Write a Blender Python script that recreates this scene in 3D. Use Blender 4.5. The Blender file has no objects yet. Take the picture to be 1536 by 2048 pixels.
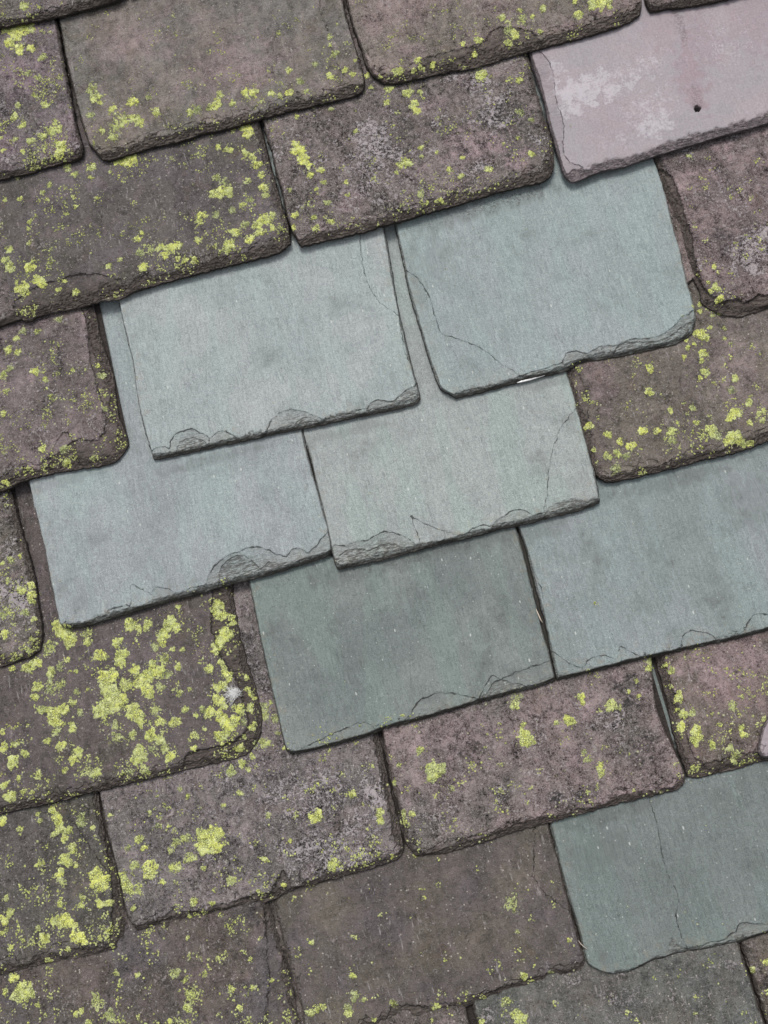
import bpy, math, random
import numpy as np
from mathutils import Matrix, Vector

random.seed(7)
rng = np.random.default_rng(11)
scene = bpy.context.scene

# ------------------------------------------------------------------ frame of the roof
# roof-local axes: X along the courses, Y up the slope, Z out of the slates (metres)
PITCH = math.radians(38)
P = Matrix.Translation((0, 0, 4.0)) @ Matrix.Rotation(PITCH, 4, 'X')

# ------------------------------------------------------------------ camera
IMG_W, IMG_H = 1536.0, 2048.0
CAM_D = 1.12
TILT = math.radians(12.0)
ROLL = math.radians(14.3)
LENS = 36.0 * CAM_D / 1.126
cam_pos = np.array([0.0, -CAM_D * math.sin(TILT), CAM_D * math.cos(TILT)])
fwd = -cam_pos / np.linalg.norm(cam_pos)
r0 = np.array([1.0, 0, 0]); u0 = np.cross(r0, fwd)
cam_r = r0 * math.cos(ROLL) - u0 * math.sin(ROLL)
cam_u = u0 * math.cos(ROLL) + r0 * math.sin(ROLL)
cam_data = bpy.data.cameras.new("camera")
cam_data.sensor_fit = 'VERTICAL'; cam_data.sensor_height = 36.0; cam_data.lens = LENS
cam_data.clip_start = 0.01; cam_data.clip_end = 2000
cam = bpy.data.objects.new("camera", cam_data)
scene.collection.objects.link(cam)
M = Matrix(((cam_r[0], cam_u[0], -fwd[0], cam_pos[0]), (cam_r[1], cam_u[1], -fwd[1], cam_pos[1]),
            (cam_r[2], cam_u[2], -fwd[2], cam_pos[2]), (0, 0, 0, 1)))
cam.matrix_world = P @ M
scene.camera = cam

# ------------------------------------------------------------------ light
world = bpy.data.worlds.new("World"); scene.world = world; world.use_nodes = True
wn = world.node_tree; wn.nodes.clear()
sky = wn.nodes.new('ShaderNodeTexSky'); sky.sky_type = 'NISHITA'; sky.sun_disc = False
SUN_EL, SUN_AZ = math.radians(86), math.radians(178)      # azimuth from +Y towards -X: high, behind thin cloud
sky.sun_elevation = SUN_EL; sky.sun_rotation = -SUN_AZ
sky.air_density = 1.0; sky.dust_density = 3.0; sky.ozone_density = 1.0
hsv = wn.nodes.new('ShaderNodeHueSaturation'); hsv.inputs['Saturation'].default_value = 0.28
bg = wn.nodes.new('ShaderNodeBackground'); bg.inputs['Strength'].default_value = 0.12
wo = wn.nodes.new('ShaderNodeOutputWorld')
wn.links.new(sky.outputs[0], hsv.inputs['Color']); wn.links.new(hsv.outputs[0], bg.inputs[0]); wn.links.new(bg.outputs[0], wo.inputs[0])
sd = bpy.data.lights.new("sun", 'SUN'); sd.energy = 1.25; sd.angle = math.radians(20); sd.color = (1.0, 0.97, 0.93)
sun = bpy.data.objects.new("sun", sd); scene.collection.objects.link(sun)
sdir = Vector((-math.sin(SUN_AZ) * math.cos(SUN_EL), math.cos(SUN_AZ) * math.cos(SUN_EL), math.sin(SUN_EL)))
sun.rotation_euler = sdir.to_track_quat('Z', 'Y').to_euler(); sun.location = sdir * 20
scene.view_settings.view_transform = 'Standard'; scene.view_settings.look = 'None'
scene.view_settings.gamma = 1.0; scene.view_settings.exposure = 0.44
scene.view_settings.use_curve_mapping = False

# ------------------------------------------------------------------ projection helpers (roof-local mm)
CP = cam_pos * 1000.0
def px_to_plane(px, zf):
    """pixel of the photograph -> roof-local X, Y in mm on the surface z = zf(Y)"""
    px = np.atleast_2d(np.asarray(px, float))
    a = (px[:, 0] - IMG_W / 2) / IMG_H * 36.0 / LENS
    b = -(px[:, 1] - IMG_H / 2) / IMG_H * 36.0 / LENS
    d = fwd[None] + a[:, None] * cam_r[None] + b[:, None] * cam_u[None]
    z = np.zeros(len(px))
    for _ in range(6):
        t = (z - CP[2]) / d[:, 2]
        X = CP[0] + d[:, 0] * t; Y = CP[1] + d[:, 1] * t
        z = zf(Y)
    return np.stack([X, Y], 1)
def to_px(p):
    v = p - CP[None]
    w = v @ fwd; a = (v @ cam_r) / w; b = (v @ cam_u) / w
    return np.stack([IMG_W / 2 + a * LENS / 36 * IMG_H, IMG_H / 2 - b * LENS / 36 * IMG_H], 1)

# ------------------------------------------------------------------ noise
def _hash(ix, iy, seed):
    h = (ix.astype(np.int64) * 374761393 + iy.astype(np.int64) * 668265263 + seed * 1442695041) & 0xFFFFFFFF
    h = ((h ^ (h >> 13)) * 1274126177) & 0xFFFFFFFF
    h = ((h ^ (h >> 16)) * 2246822519) & 0xFFFFFFFF
    return ((h ^ (h >> 15)) & 0xFFFFFF) / float(0xFFFFFF)
def vnoise(x, y, seed=0):
    ix = np.floor(x); iy = np.floor(y); fx = x - ix; fy = y - iy
    an = [_hash(ix + i, iy + j, seed) * 2 * np.pi for j in (0, 1) for i in (0, 1)]
    g = [np.cos(an[k]) * (fx - (k & 1)) + np.sin(an[k]) * (fy - (k >> 1)) for k in range(4)]
    u = fx * fx * fx * (fx * (fx * 6 - 15) + 10); v = fy * fy * fy * (fy * (fy * 6 - 15) + 10)
    return 1.5 * ((g[0] * (1 - u) + g[1] * u) * (1 - v) + (g[2] * (1 - u) + g[3] * u) * v)
def fbm(x, y, lam, seed=0, octv=3, rough=0.5):
    s = 0; a = 1.0; f = 1.0 / lam
    for k in range(octv):
        s = s + a * vnoise(x * f + 17.3 * k, y * f - 9.1 * k, seed + k * 31); a *= rough; f *= 2.03
    return s
def sstep(a, b, x):
    t = np.clip((x - a) / (b - a), 0, 1); return t * t * (3 - 2 * t)
def seg_dist(p, poly, closed=False):
    q = np.asarray(poly, float)
    if closed: q = np.vstack([q, q[:1]])
    best = np.full(len(p), 1e9)
    for a, b in zip(q[:-1], q[1:]):
        ab = b - a; L2 = ab @ ab + 1e-9
        t = np.clip(((p - a) @ ab) / L2, 0, 1)
        d = np.hypot(p[:, 0] - a[0] - t * ab[0], p[:, 1] - a[1] - t * ab[1])
        best = np.minimum(best, d)
    return best
def inside(p, poly):
    q = np.asarray(poly, float); r = np.zeros(len(p), bool); x, y = p[:, 0], p[:, 1]
    j = len(q) - 1
    for i in range(len(q)):
        xi, yi = q[i]; xj, yj = q[j]
        c = ((yi > y) != (yj > y)) & (x < (xj - xi) * (y - yi) / (yj - yi + 1e-12) + xi)
        r ^= c; j = i
    return r
def resample(poly, ts):
    """points at arc-length fractions ts"""
    q = np.asarray(poly, float); L = np.concatenate([[0], np.cumsum(np.hypot(*(q[1:] - q[:-1]).T))])
    f = L / L[-1]
    return np.stack([np.interp(ts, f, q[:, 0]), np.interp(ts, f, q[:, 1])], 1), L[-1]
def smooth_poly(q, n=3):
    """Catmull-Rom densify so that traced corners read as stone and not as facets"""
    q = np.asarray(q, float); out = []
    e = np.vstack([2 * q[0] - q[1], q, 2 * q[-1] - q[-2]])
    for i in range(1, len(e) - 2):
        p0, p1, p2, p3 = e[i - 1], e[i], e[i + 1], e[i + 2]
        for k in range(n):
            t = k / n
            out.append(0.5 * ((2 * p1) + (-p0 + p2) * t + (2 * p0 - 5 * p1 + 4 * p2 - p3) * t * t + (-p0 + 3 * p1 - 3 * p2 + p3) * t ** 3))
    out.append(q[-1]); return np.array(out)

# ------------------------------------------------------------------ materials
class NT:
    def __init__(s, name):
        s.m = bpy.data.materials.new(name); s.m.use_nodes = True; s.t = s.m.node_tree; s.t.nodes.clear()
    def n(s, ty, **kw):
        nd = s.t.nodes.new(ty)
        for k, v in kw.items(): setattr(nd, k, v)
        return nd
    def put(s, sock, v):
        if hasattr(v, 'links') or hasattr(v, 'is_output'): s.t.links.new(v, sock)
        else: sock.default_value = v
    def math(s, op, a, b=0.0, c=0.0, clamp=False):
        nd = s.n('ShaderNodeMath', operation=op, use_clamp=clamp)
        s.put(nd.inputs[0], a); s.put(nd.inputs[1], b); s.put(nd.inputs[2], c); return nd.outputs[0]
    def noise(s, vec, scale, detail=2.0, rough=0.5, dist=0.0):
        nd = s.n('ShaderNodeTexNoise'); s.put(nd.inputs['Vector'], vec); nd.inputs['Scale'].default_value = scale
        nd.inputs['Detail'].default_value = detail; nd.inputs['Roughness'].default_value = rough; nd.inputs['Distortion'].default_value = dist
        return nd.outputs['Fac']
    def vor(s, vec, scale, feature='F1', out='Distance', rand=1.0):
        nd = s.n('ShaderNodeTexVoronoi', feature=feature); s.put(nd.inputs['Vector'], vec); nd.inputs['Scale'].default_value = scale
        nd.inputs['Randomness'].default_value = rand; return nd.outputs[out]
    def ramp(s, v, lo, hi, a=0.0, b=1.0, smooth=True):
        nd = s.n('ShaderNodeMapRange', interpolation_type='SMOOTHSTEP' if smooth else 'LINEAR')
        s.put(nd.inputs[0], v); nd.inputs[1].default_value = lo; nd.inputs[2].default_value = hi
        nd.inputs[3].default_value = a; nd.inputs[4].default_value = b; return nd.outputs[0]
    def mix(s, f, a, b, mode='MIX'):
        nd = s.n('ShaderNodeMix', data_type='RGBA', blend_type=mode)
        s.put(nd.inputs[0], f)
        for sk, v in ((nd.inputs[6], a), (nd.inputs[7], b)):
            s.put(sk, tuple(v) + (1.0,) if isinstance(v, (tuple, list)) and len(v) == 3 else v)
        return nd.outputs[2]
    def attr(s, name):
        nd = s.n('ShaderNodeAttribute', attribute_name=name); return nd.outputs['Fac']
    def coords(s, seed, sc=(1, 1, 1), rot=0.0, src=None):
        if src is None: src = s.n('ShaderNodeTexCoord').outputs['Object']
        mp = s.n('ShaderNodeMapping'); s.put(mp.inputs[0], src)
        mp.inputs['Scale'].default_value = tuple(1000.0 * k for k in sc)
        mp.inputs['Rotation'].default_value = (0, 0, rot)
        mp.inputs['Location'].default_value = (seed * 137.1 % 997, seed * 71.7 % 883, seed * 31.3 % 457); return mp.outputs[0]
    def finish(s, col, rough, bumps, spec=0.3, rin=None):
        b = s.n('ShaderNodeBsdfPrincipled'); s.put(b.inputs['Base Color'], col); s.put(b.inputs['Roughness'], rough)
        b.inputs['Specular IOR Level'].default_value = spec
        nrm = None
        for h, dist, st in bumps:
            bp = s.n('ShaderNodeBump'); s.put(bp.inputs['Height'], h); bp.inputs['Distance'].default_value = dist; bp.inputs['Strength'].default_value = st
            if nrm is not None: s.t.links.new(nrm, bp.inputs['Normal'])
            nrm = bp.outputs[0]
        if nrm is not None: s.t.links.new(nrm, b.inputs['Normal'])
        o = s.n('ShaderNodeOutputMaterial'); s.t.links.new(b.outputs[0], o.inputs[0]); return s.m

def mat_new(seed, base, second, grain=0.0, specks=1.0, stain=1.0):
    base = (base[0] * 1.05, base[1] * 1.0, base[2] * .99); second = (second[0] * 1.06, second[1] * .995, second[2] * .985)
    """clean riven slate: satin face, fine down-slope grain, ochre and dark dressing along the edges, painted shade at the tail"""
    s = NT('clean_slate'); c = s.coords(seed); cs = s.coords(seed + 5, (1, 0.10, 1), grain); cs2 = s.coords(seed + 9, (1, 0.22, 1), grain * 1.2)
    n1 = s.noise(c, 1 / 90, 3, .55); n2 = s.noise(c, 1 / 20, 5, .6); n3 = s.noise(c, 1 / 2.6, 5, .75, .6); n4 = s.noise(c, 1 / .9, 2, .6)
    st = s.noise(cs, 1 / 2.2, 5, .75, 1.0); st2 = s.noise(s.coords(seed + 9, (1, .09, 1), grain * 1.3), 1 / 3.6, 3, .55, 1.2); st3 = s.noise(s.coords(seed + 12, (1, .3, 1), grain), 1 / 12, 5, .7, .8)
    col = s.mix(s.ramp(n1, .35, .65), base, second)
    col = s.mix(s.ramp(n2, .35, .7, 0, .30), col, tuple(k * .92 for k in second))
    col = s.mix(s.ramp(s.noise(s.coords(seed + 15, (1, .3, 1), grain), 1 / 40, 3, .5, .4), .45, .66, 0, .6), col, (base[0] * .92, base[1] * 1.03, base[2] * .99))
    k = s.math('ADD', s.ramp(n3, .30, .70, .80, 1.20, False), s.ramp(st, .32, .68, -.17, .17, False))
    k = s.math('ADD', k, s.math('ADD', s.ramp(n4, .32, .68, -.24, .24, False), s.ramp(st3, .34, .66, -.045, .045, False)))
    col = s.mix(1.0, col, s.combine(k), 'MULTIPLY')
    # hair cracks of the cleavage, long and thin, only here and there
    hair = s.math('ABSOLUTE', s.math('SUBTRACT', st2, .5))
    sc = s.math('MULTIPLY', s.ramp(hair, .024, .004, 0, 1), s.ramp(s.noise(s.coords(seed + 19), 1 / 22, 4, .65), .52, .62, 0, .34))
    col = s.mix(sc, col, tuple(k * .30 for k in base))
    rub = s.math('MULTIPLY', s.ramp(s.noise(s.coords(seed + 29, (1, .35, 1), grain), 1 / 3.0, 4, .7), .58, .68, 0, 1), s.ramp(s.noise(c, 1 / 40, 3), .45, .62, 0, .35))
    col = s.mix(rub, col, (.46, .49, .47))
    # grime in broad faint clouds
    gr = s.math('MULTIPLY', s.ramp(s.noise(c, 1 / 45, 5, .7), .54, .75, 0, .6 * stain), s.ramp(n3, .38, .62))
    col = s.mix(gr, col, (.10, .105, .095))
    gm = s.math('MULTIPLY', s.attr('grime'), s.ramp(s.math('ADD', n3, s.math('MULTIPLY', s.math('SUBTRACT', n4, .5), .8)), .42, .62))
    col = s.mix(s.math('MULTIPLY', gm, .9), col, (.07, .068, .06))
    col = s.mix(s.math('MULTIPLY', s.attr('joint'), s.ramp(n3, .2, .5, .75, .97)), col, (.022, .020, .017))  # packed grit and the shade of side joints, both put into the colour
    # pale mineral specks
    v = s.vor(c, 1 / 7.0); sp = s.math('MULTIPLY', s.ramp(v, .12, .06, 0, 1), s.ramp(s.noise(c, 1 / 11, 1), .40, .54, 0, .7 * specks))
    col = s.mix(sp, col, (.52, .54, .50))
    vb = s.vor(s.coords(seed + 3, (1, .45, 1), grain), 1 / 15.0); sp = s.math('MULTIPLY', s.ramp(vb, .07, .04, 0, 1), .75 * specks)
    col = s.mix(sp, col, (.6, .62, .58))
    # dressed edge: ochre tint, dark strata, then shade painted on tail rim and walls
    e = s.attr('edge')
    och = s.math('MULTIPLY', s.ramp(e, 26, 3, 0, 1), s.ramp(s.noise(c, 1 / 9, 5, .75), .50, .68, 0, .42))
    col = s.mix(och, col, (.30, .235, .15))
    cr = s.math('ADD', s.math('ADD', s.cracks(), s.math('MULTIPLY', s.math('SUBTRACT', n3, .5), .9)), s.ramp(s.noise(s.coords(seed + 31), 1 / 9, 3), .35, .62, -.35, .4))
    line = s.math('MULTIPLY', s.ramp(cr, .62, .12, 0, .88), s.ramp(s.noise(c, 1 / 13, 2), .33, .50, .5, .95))
    col = s.mix(line, col, (.035, .033, .03))
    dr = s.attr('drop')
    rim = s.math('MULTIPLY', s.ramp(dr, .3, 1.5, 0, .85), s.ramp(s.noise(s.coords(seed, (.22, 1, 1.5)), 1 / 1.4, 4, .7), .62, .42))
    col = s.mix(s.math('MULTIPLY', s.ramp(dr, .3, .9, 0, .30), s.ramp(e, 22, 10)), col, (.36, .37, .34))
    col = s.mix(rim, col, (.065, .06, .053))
    col = s.mix(s.math('MULTIPLY', s.ramp(s.math('ADD', e, s.math('MULTIPLY', s.math('SUBTRACT', n3, .5), 3.0)), 3.4, 1.3, 0, .92), s.ramp(n2, .3, .5, .45, 1)), col, (.04, .037, .032))  # tail rim painted dark: edge dirt plus a stand-in for contact shadow
    col = s.mix(s.ramp(s.attr('wall'), .2, .8, 0, .8), col, (.045, .042, .036))  # edge walls painted near-black to deepen the shade of the gaps
    h = s.math('ADD', s.math('MULTIPLY', n3, .6), s.math('ADD', s.math('MULTIPLY', st, .55), s.math('MULTIPLY', n4, .25)))
    hl = s.math('SUBTRACT', s.ramp(cr, 0, 1.0, 0, 1), s.math('MULTIPLY', sc, .5))
    return s.finish(col, s.ramp(n3, .3, .7, .5, .68, False), [(h, .0015, 1.0), (s.noise(c, 1 / 16, 3, .5), .0026, .55), (hl, .0007, .8)], .16)

def _combine(s, v):
    nd = s.n('ShaderNodeCombineColor'); [s.put(nd.inputs[i], v) for i in range(3)]; return nd.outputs[0]
NT.combine = _combine
def _cracks(s):
    return s.math('MINIMUM', s.math('ABSOLUTE', s.attr('crackA')), s.math('MINIMUM', s.math('ABSOLUTE', s.attr('crackB')), s.attr('strata')))
NT.cracks = _cracks

def mat_old(seed, base, second, pink=(.32, .235, .245), pinkamt=.4, crust=.5, dark=.5, algae=.4, contrast=1.0):
    base = (base[0] * 1.25, base[1] * 1.22, base[2] * 1.15); second = (second[0] * 1.22, second[1] * 1.21, second[2] * 1.13)
    """weathered purple slate: mottled, crusted with pale and dark films, pitted"""
    s = NT('weathered_slate'); c = s.coords(seed); cs = s.coords(seed + 5, (1, .3, 1))
    n1 = s.noise(c, 1 / 80, 3, .6); n2 = s.noise(c, 1 / 26, 5, .65, .4); n3 = s.noise(c, 1 / 3.6, 4, .7); n4 = s.noise(c, 1 / 1.3, 3, .65)
    st = s.noise(cs, 1 / 5, 4, .65); nb = s.noise(s.coords(seed + 17), 1 / 34, 5, .7, .6); nc = s.noise(s.coords(seed + 27), 1 / 20, 4, .7, .3)
    col = s.mix(s.ramp(n1, .38, .62), base, second)
    pk = s.math('ADD', s.ramp(n2, .52, .70, 0, pinkamt), s.attr('pink'), clamp=True)
    col = s.mix(s.math('MULTIPLY', pk, s.ramp(n3, .30, .60, .45, 1)), col, pink)
    m1 = s.noise(s.coords(seed + 41), 1 / 13, 5, .72, .5); m2 = s.noise(s.coords(seed + 43, (1, .5, 1)), 1 / 40, 4, .65, .8)
    al = s.math('MULTIPLY', s.math('MULTIPLY', s.ramp(s.attr('edge'), 95, 12, .3, 1), s.ramp(nb, .44, .62, 0, algae)), s.ramp(n3, .35, .6, .5, 1))
    col = s.mix(al, col, (.105, .098, .066))
    k = s.math('ADD', s.ramp(n3, .32, .68, 1 - .42 * contrast, 1 + .46 * contrast, False), s.ramp(n4, .33, .67, -.55 * contrast, .55 * contrast, False))
    k = s.math('ADD', k, s.math('ADD', s.ramp(st, .3, .7, -.16, .16, False), s.math('ADD', s.ramp(m1, .34, .66, -.30 * contrast, .30 * contrast, False), s.ramp(m2, .36, .64, -.24 * contrast, .24 * contrast, False))))
    col = s.mix(1.0, col, s.combine(k), 'MULTIPLY')
    dk = s.math('ADD', s.ramp(nc, .52, .66, 0, dark * .9), s.attr('darkpatch'), clamp=True)
    col = s.mix(s.math('MULTIPLY', dk, s.ramp(n3, .62, .42, .15, 1)), col, (.038, .037, .036))
    # pale crust: broken grains where the patch noise allows
    f = s.math('ADD', s.math('ADD', s.ramp(nb, .50, .74, 0, .16 * (crust + .2)), s.math('MULTIPLY', s.attr('crust'), .115)), s.math('ADD', s.math('MULTIPLY', n3, .65), s.math('MULTIPLY', n4, .6)))
    cf = s.ramp(f, .675, .765, 0, .9)
    col = s.mix(s.math('MULTIPLY', cf, min(1, .30 + crust * .75)), col, (.43, .385, .39))
    col = s.mix(s.math('MULTIPLY', s.attr('joint'), s.ramp(n3, .2, .5, .7, .95)), col, (.022, .019, .016))  # near-black joint colour: grit plus painted shade of the gap
    # short pale scratches running down the slope, orange-brown stains
    scr = s.math('MULTIPLY', s.ramp(s.noise(s.coords(seed + 51, (1, .12, 1), .1), 1 / 2.4, 3, .6), .61, .67, 0, 1), s.ramp(s.noise(s.coords(seed + 53), 1 / 30, 3), .48, .60, 0, .6))
    col = s.mix(scr, col, (.40, .37, .36))
    rst = s.math('MULTIPLY', s.ramp(s.noise(s.coords(seed + 55), 1 / 32, 5, .72, .5), .56, .70, 0, .5), s.ramp(n3, .4, .6, .3, 1))
    col = s.mix(rst, col, (.16, .115, .082))
    # scattered crumbs
    v = s.vor(c, 1 / 6.0); sp = s.math('MULTIPLY', s.ramp(v, .17, .09, 0, 1), s.ramp(s.noise(c, 1 / 17, 2), .46, .56, 0, .95))
    col = s.mix(sp, col, (.46, .42, .37))
    v2 = s.vor(s.coords(seed + 3), 1 / 4.2); sp2 = s.math('MULTIPLY', s.ramp(v2, .20, .10, 0, 1), s.ramp(s.noise(s.coords(seed + 2), 1 / 15, 2), .46, .58, 0, .85))
    col = s.mix(sp2, col, (.03, .03, .03))
    cr = s.math('ADD', s.cracks(), s.math('MULTIPLY', s.math('SUBTRACT', n3, .5), 2.0))
    line = s.math('MULTIPLY', s.ramp(cr, 1.1, .2, 0, .85), s.ramp(s.noise(c, 1 / 11, 3), .36, .55, .15, 1))
    col = s.mix(line, col, (.022, .020, .018))
    dr = s.attr('drop'); strat = s.noise(s.coords(seed, (.22, 1, 2)), 1 / 2.0, 4, .7)
    col = s.mix(s.ramp(dr, .4, 2.6, 0, .88), col, s.mix(s.ramp(strat, .3, .7), (.024, .020, .018), (.165, .138, .12)))
    col = s.mix(s.ramp(s.attr('wall'), .2, .8, 0, .8), col, (.036, .031, .028))  # wall colour darkened as painted shade for edges and joints
    h = s.math('ADD', s.math('MULTIPLY', n3, 1.0), s.math('ADD', s.math('MULTIPLY', n4, .5), s.math('MULTIPLY', cf, .3)))
    return s.finish(col, .86, [(h, .0017, 1.0), (s.noise(c, 1 / 14, 4, .6), .004, .6), (strat, .002, .4), (s.ramp(cr, 0, 1.5), .0012, .6)], .10)

def mat_lichen():
    s = NT('crustose_lichen'); c = s.coords(3); t = s.attr('tone')
    n = s.noise(c, 1 / 1.2, 3, .7)
    col = s.mix(s.ramp(t, .0, .5, 0, 1, False), (.36, .40, .22), (.68, .74, .24))
    col = s.mix(s.ramp(t, .5, 1.0, 0, 1, False), col, (.92, .95, .23))
    col = s.mix(s.ramp(t, 1.2, 1.8, 0, 1), col, (.56, .52, .40))
    g = s.vor(c, 1 / 1.9, 'DISTANCE_TO_EDGE'); g2 = s.noise(c, 1 / 5.0, 4, .7)
    col = s.mix(s.ramp(g2, .42, .60, 0, .6), col, (.86, .90, .50))
    gap = s.math('MULTIPLY', s.ramp(g, .14, .02), s.ramp(s.noise(s.coords(9), 1 / 6.0, 3), .42, .56, .12, .95))
    col = s.mix(gap, col, (.11, .115, .045))
    col = s.mix(1.0, col, s.combine(s.ramp(n, .32, .68, .72, 1.2, False)), 'MULTIPLY')
    return s.finish(col, .9, [(s.ramp(g, 0, .3), .0010, .8), (n, .0012, .9)], .15)
def mat_plain(name, col, rough=.6, var=.2, scale=1 / 3.0):
    s = NT(name); c = s.coords(1); n = s.noise(c, scale, 4, .6)
    cc = s.mix(1.0, col, s.combine(s.ramp(n, .25, .75, 1 - var, 1 + var, False)), 'MULTIPLY')
    return s.finish(cc, rough, [(n, .0004, .4)], .3)

# ------------------------------------------------------------------ slates: traced outlines (pixels of the photograph)
SLOPE = 0.064
GREEN = 'new'; OLD = 'old'
# id: dict(L=left edge downwards, T=tail left to right, R=right edge upwards)
S = {}
def slate(k, L, T, R, **kw):
    d = dict(L=L, T=T, R=R, kind=OLD, H=0.0, Tk=9.0, wt=9, wl=2.4, wr=2.4, ledges=[], label=None); d.update(kw); S[k] = d

slate('A0', [(-330, 0), (-318, 120)], [(-318, 120), (-200, 92), (-90, 68), (0, 48), (60, 36), (110, 27), (160, 14), (230, -5), (250, -20)], [(250, -20), (243, -60)],
      base=(.135, .118, .122), second=(.11, .10, .095), label='dark weathered slate showing only its tail at the top left corner of the photo')
slate('B0', [(-400, 340), (-385, 442)], [(-385, 442), (-250, 412), (-120, 380), (0, 352), (60, 338), (110, 323), (145, 316), (160, 309)],
      [(160, 309), (163, 290), (152, 255), (145, 220), (130, 140), (119, 80), (109, 28)],
      base=(.185, .145, .165), second=(.12, .105, .11), crust=.8, pinkamt=.8, pink=(.31, .23, .27), label='mauve weathered slate cut by the left border, with a bright lichen patch near its top')
slate('B1', [(112, 18), (122, 60), (128, 100), (137, 140), (146, 180), (158, 225), (169, 262), (180, 290), (203, 314)],
      [(203, 314), (225, 312), (260, 301), (300, 289), (350, 278), (400, 263), (450, 252), (500, 238), (550, 223), (600, 212), (650, 199), (690, 190), (722, 179)],
      [(722, 179), (729, 160), (722, 130), (712, 95), (700, 60), (690, 20), (684, -10)], base=(.185, .160, .152), second=(.155, .145, .142), pinkamt=.45, crust=.25, dark=.25, algae=.7, wt=13,
      pinkb=[(460, 140, 80, 60, .5), (250, 90, 90, 40, .3)], ledges=[([(640, 20), (655, 60), (668, 110), (690, 150), (740, 170), (740, -20), (650, -20)], .5, 0)],
      label='broad brown-grey slate at the top with lichen clustered along its lower edge')
slate('B2', [(692, -10), (700, 30), (712, 65), (722, 95), (735, 130), (750, 150), (770, 160)],
      [(770, 160), (800, 158), (830, 152), (870, 143), (900, 136), (950, 128), (1000, 112), (1050, 98), (1100, 85), (1150, 72), (1200, 58), (1240, 45), (1270, 30), (1282, 18)],
      [(1282, 18), (1285, 0), (1276, -40)], base=(.23, .185, .185), second=(.165, .145, .135), pinkamt=.6, crust=.2, dark=.2, algae=.5, wt=15,
      ledges=[([(845, 118), (870, 112), (930, 95), (965, 85), (985, 60), (1010, 55), (1060, 62), (1070, 100), (850, 150)], 1.6, .03)],
      label='brown-pink slate at the top, between the brown-grey slate and the clean lilac one')
slate('B3', [(1290, -30), (1294, 0), (1305, 15)], [(1305, 15), (1340, 10), (1400, 2), (1450, -8), (1600, -48), (1800, -100), (1880, -122)], [(1880, -122), (1868, -170)],
      base=(.14, .11, .12), second=(.12, .10, .10), label='dark slate showing only a corner at the top right of the photo')
slate('C0', [(-28, 430), (-12, 495), (3, 550), (16, 595), (28, 626), (48, 638)],
      [(48, 638), (62, 635), (75, 626), (110, 618), (160, 608), (200, 597), (235, 592), (270, 577), (320, 562), (360, 551), (400, 541), (450, 528), (500, 516), (540, 505), (562, 497), (579, 482)],
      [(579, 482), (577, 463), (570, 430), (560, 400), (550, 365), (540, 330), (530, 295), (522, 262), (517, 230)],
      base=(.125, .110, .117), second=(.105, .096, .095), pinkamt=.25, crust=.3, dark=.3, algae=.6, wt=16, wr=8,
      ledges=[([(30, 600), (70, 575), (120, 560), (180, 548), (240, 560), (230, 610), (40, 650)], 1.2, .03)],
      label='long dark slate with heavy lichen at its right end, above the clean green slates')
slate('C1', [(523, 232), (532, 270), (543, 300), (551, 340), (563, 380), (571, 420), (579, 445), (586, 464), (602, 488)],
      [(602, 488), (640, 478), (700, 465), (740, 455), (768, 445), (800, 438), (850, 422), (900, 408), (950, 393), (1000, 378), (1050, 366), (1080, 359), (1098, 350), (1107, 332)],
      [(1107, 332), (1108, 305), (1101, 265), (1090, 235), (1077, 190), (1066, 150), (1055, 105), (1050, 92)],
      base=(.15, .130, .130), second=(.12, .105, .105), pinkamt=.55, crust=.85, dark=.6, algae=.35, wt=12, wr=7,
      crustb=[(745, 285, 45, 45, 1), (720, 350, 40, 50, .5), (800, 380, 50, 40, .45), (960, 180, 30, 60, .6), (690, 400, 30, 30, .5)], pinkb=[(950, 290, 70, 40, .7), (700, 400, 30, 25, .7), (1035, 320, 30, 20, .7)], darkb=[(1020, 240, 40, 40, .7), (960, 220, 30, 60, .4), (1055, 260, 12, 40, .5)],
      label='mottled slate with pale crust and dark blotches, left of the lilac slate')
slate('C2', [(1058, 95), (1068, 130), (1078, 160), (1090, 200), (1098, 240), (1110, 280), (1120, 315), (1130, 345), (1143, 358)],
      [(1143, 358), (1160, 355), (1200, 338), (1250, 328), (1300, 310), (1350, 295), (1400, 280), (1450, 265), (1500, 252), (1536, 241), (1650, 208)], [(1650, 208), (1635, 140), (1610, 60)],
      kind='lilac', base=(.345, .298, .310), second=(.315, .285, .298), wt=11, wl=2, Tk=8,
      crustb=[(1165, 185, 55, 36, 1.2), (1185, 165, 60, 26, 1), (1140, 215, 28, 20, 1.2), (1310, 250, 40, 24, 1), (1225, 178, 40, 24, .9), (1270, 140, 80, 30, .6), (1300, 215, 60, 40, .6), (1110, 140, 30, 30, .7), (1450, 90, 60, 50, .45), (1250, 270, 60, 24, .4)],
      pinkb=[(1380, 150, 30, 80, 1), (1400, 80, 40, 60, .7), (1510, 40, 60, 80, .6), (1330, 60, 50, 50, .5), (1220, 240, 60, 50, .3)], darkb=[(1360, 50, 10, 40, .5), (1390, 190, 12, 25, .35)],
      ledges=[([(1060, 90), (1085, 108), (1105, 140), (1112, 200), (1127, 245), (1126, 300), (1140, 325), (1165, 335), (1165, 375), (1100, 350), (1040, 100)], .6, 0),], hole=(1395, 217, 6.4),
      label='clean lilac-grey slate with a nail hole at the upper right')
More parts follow.
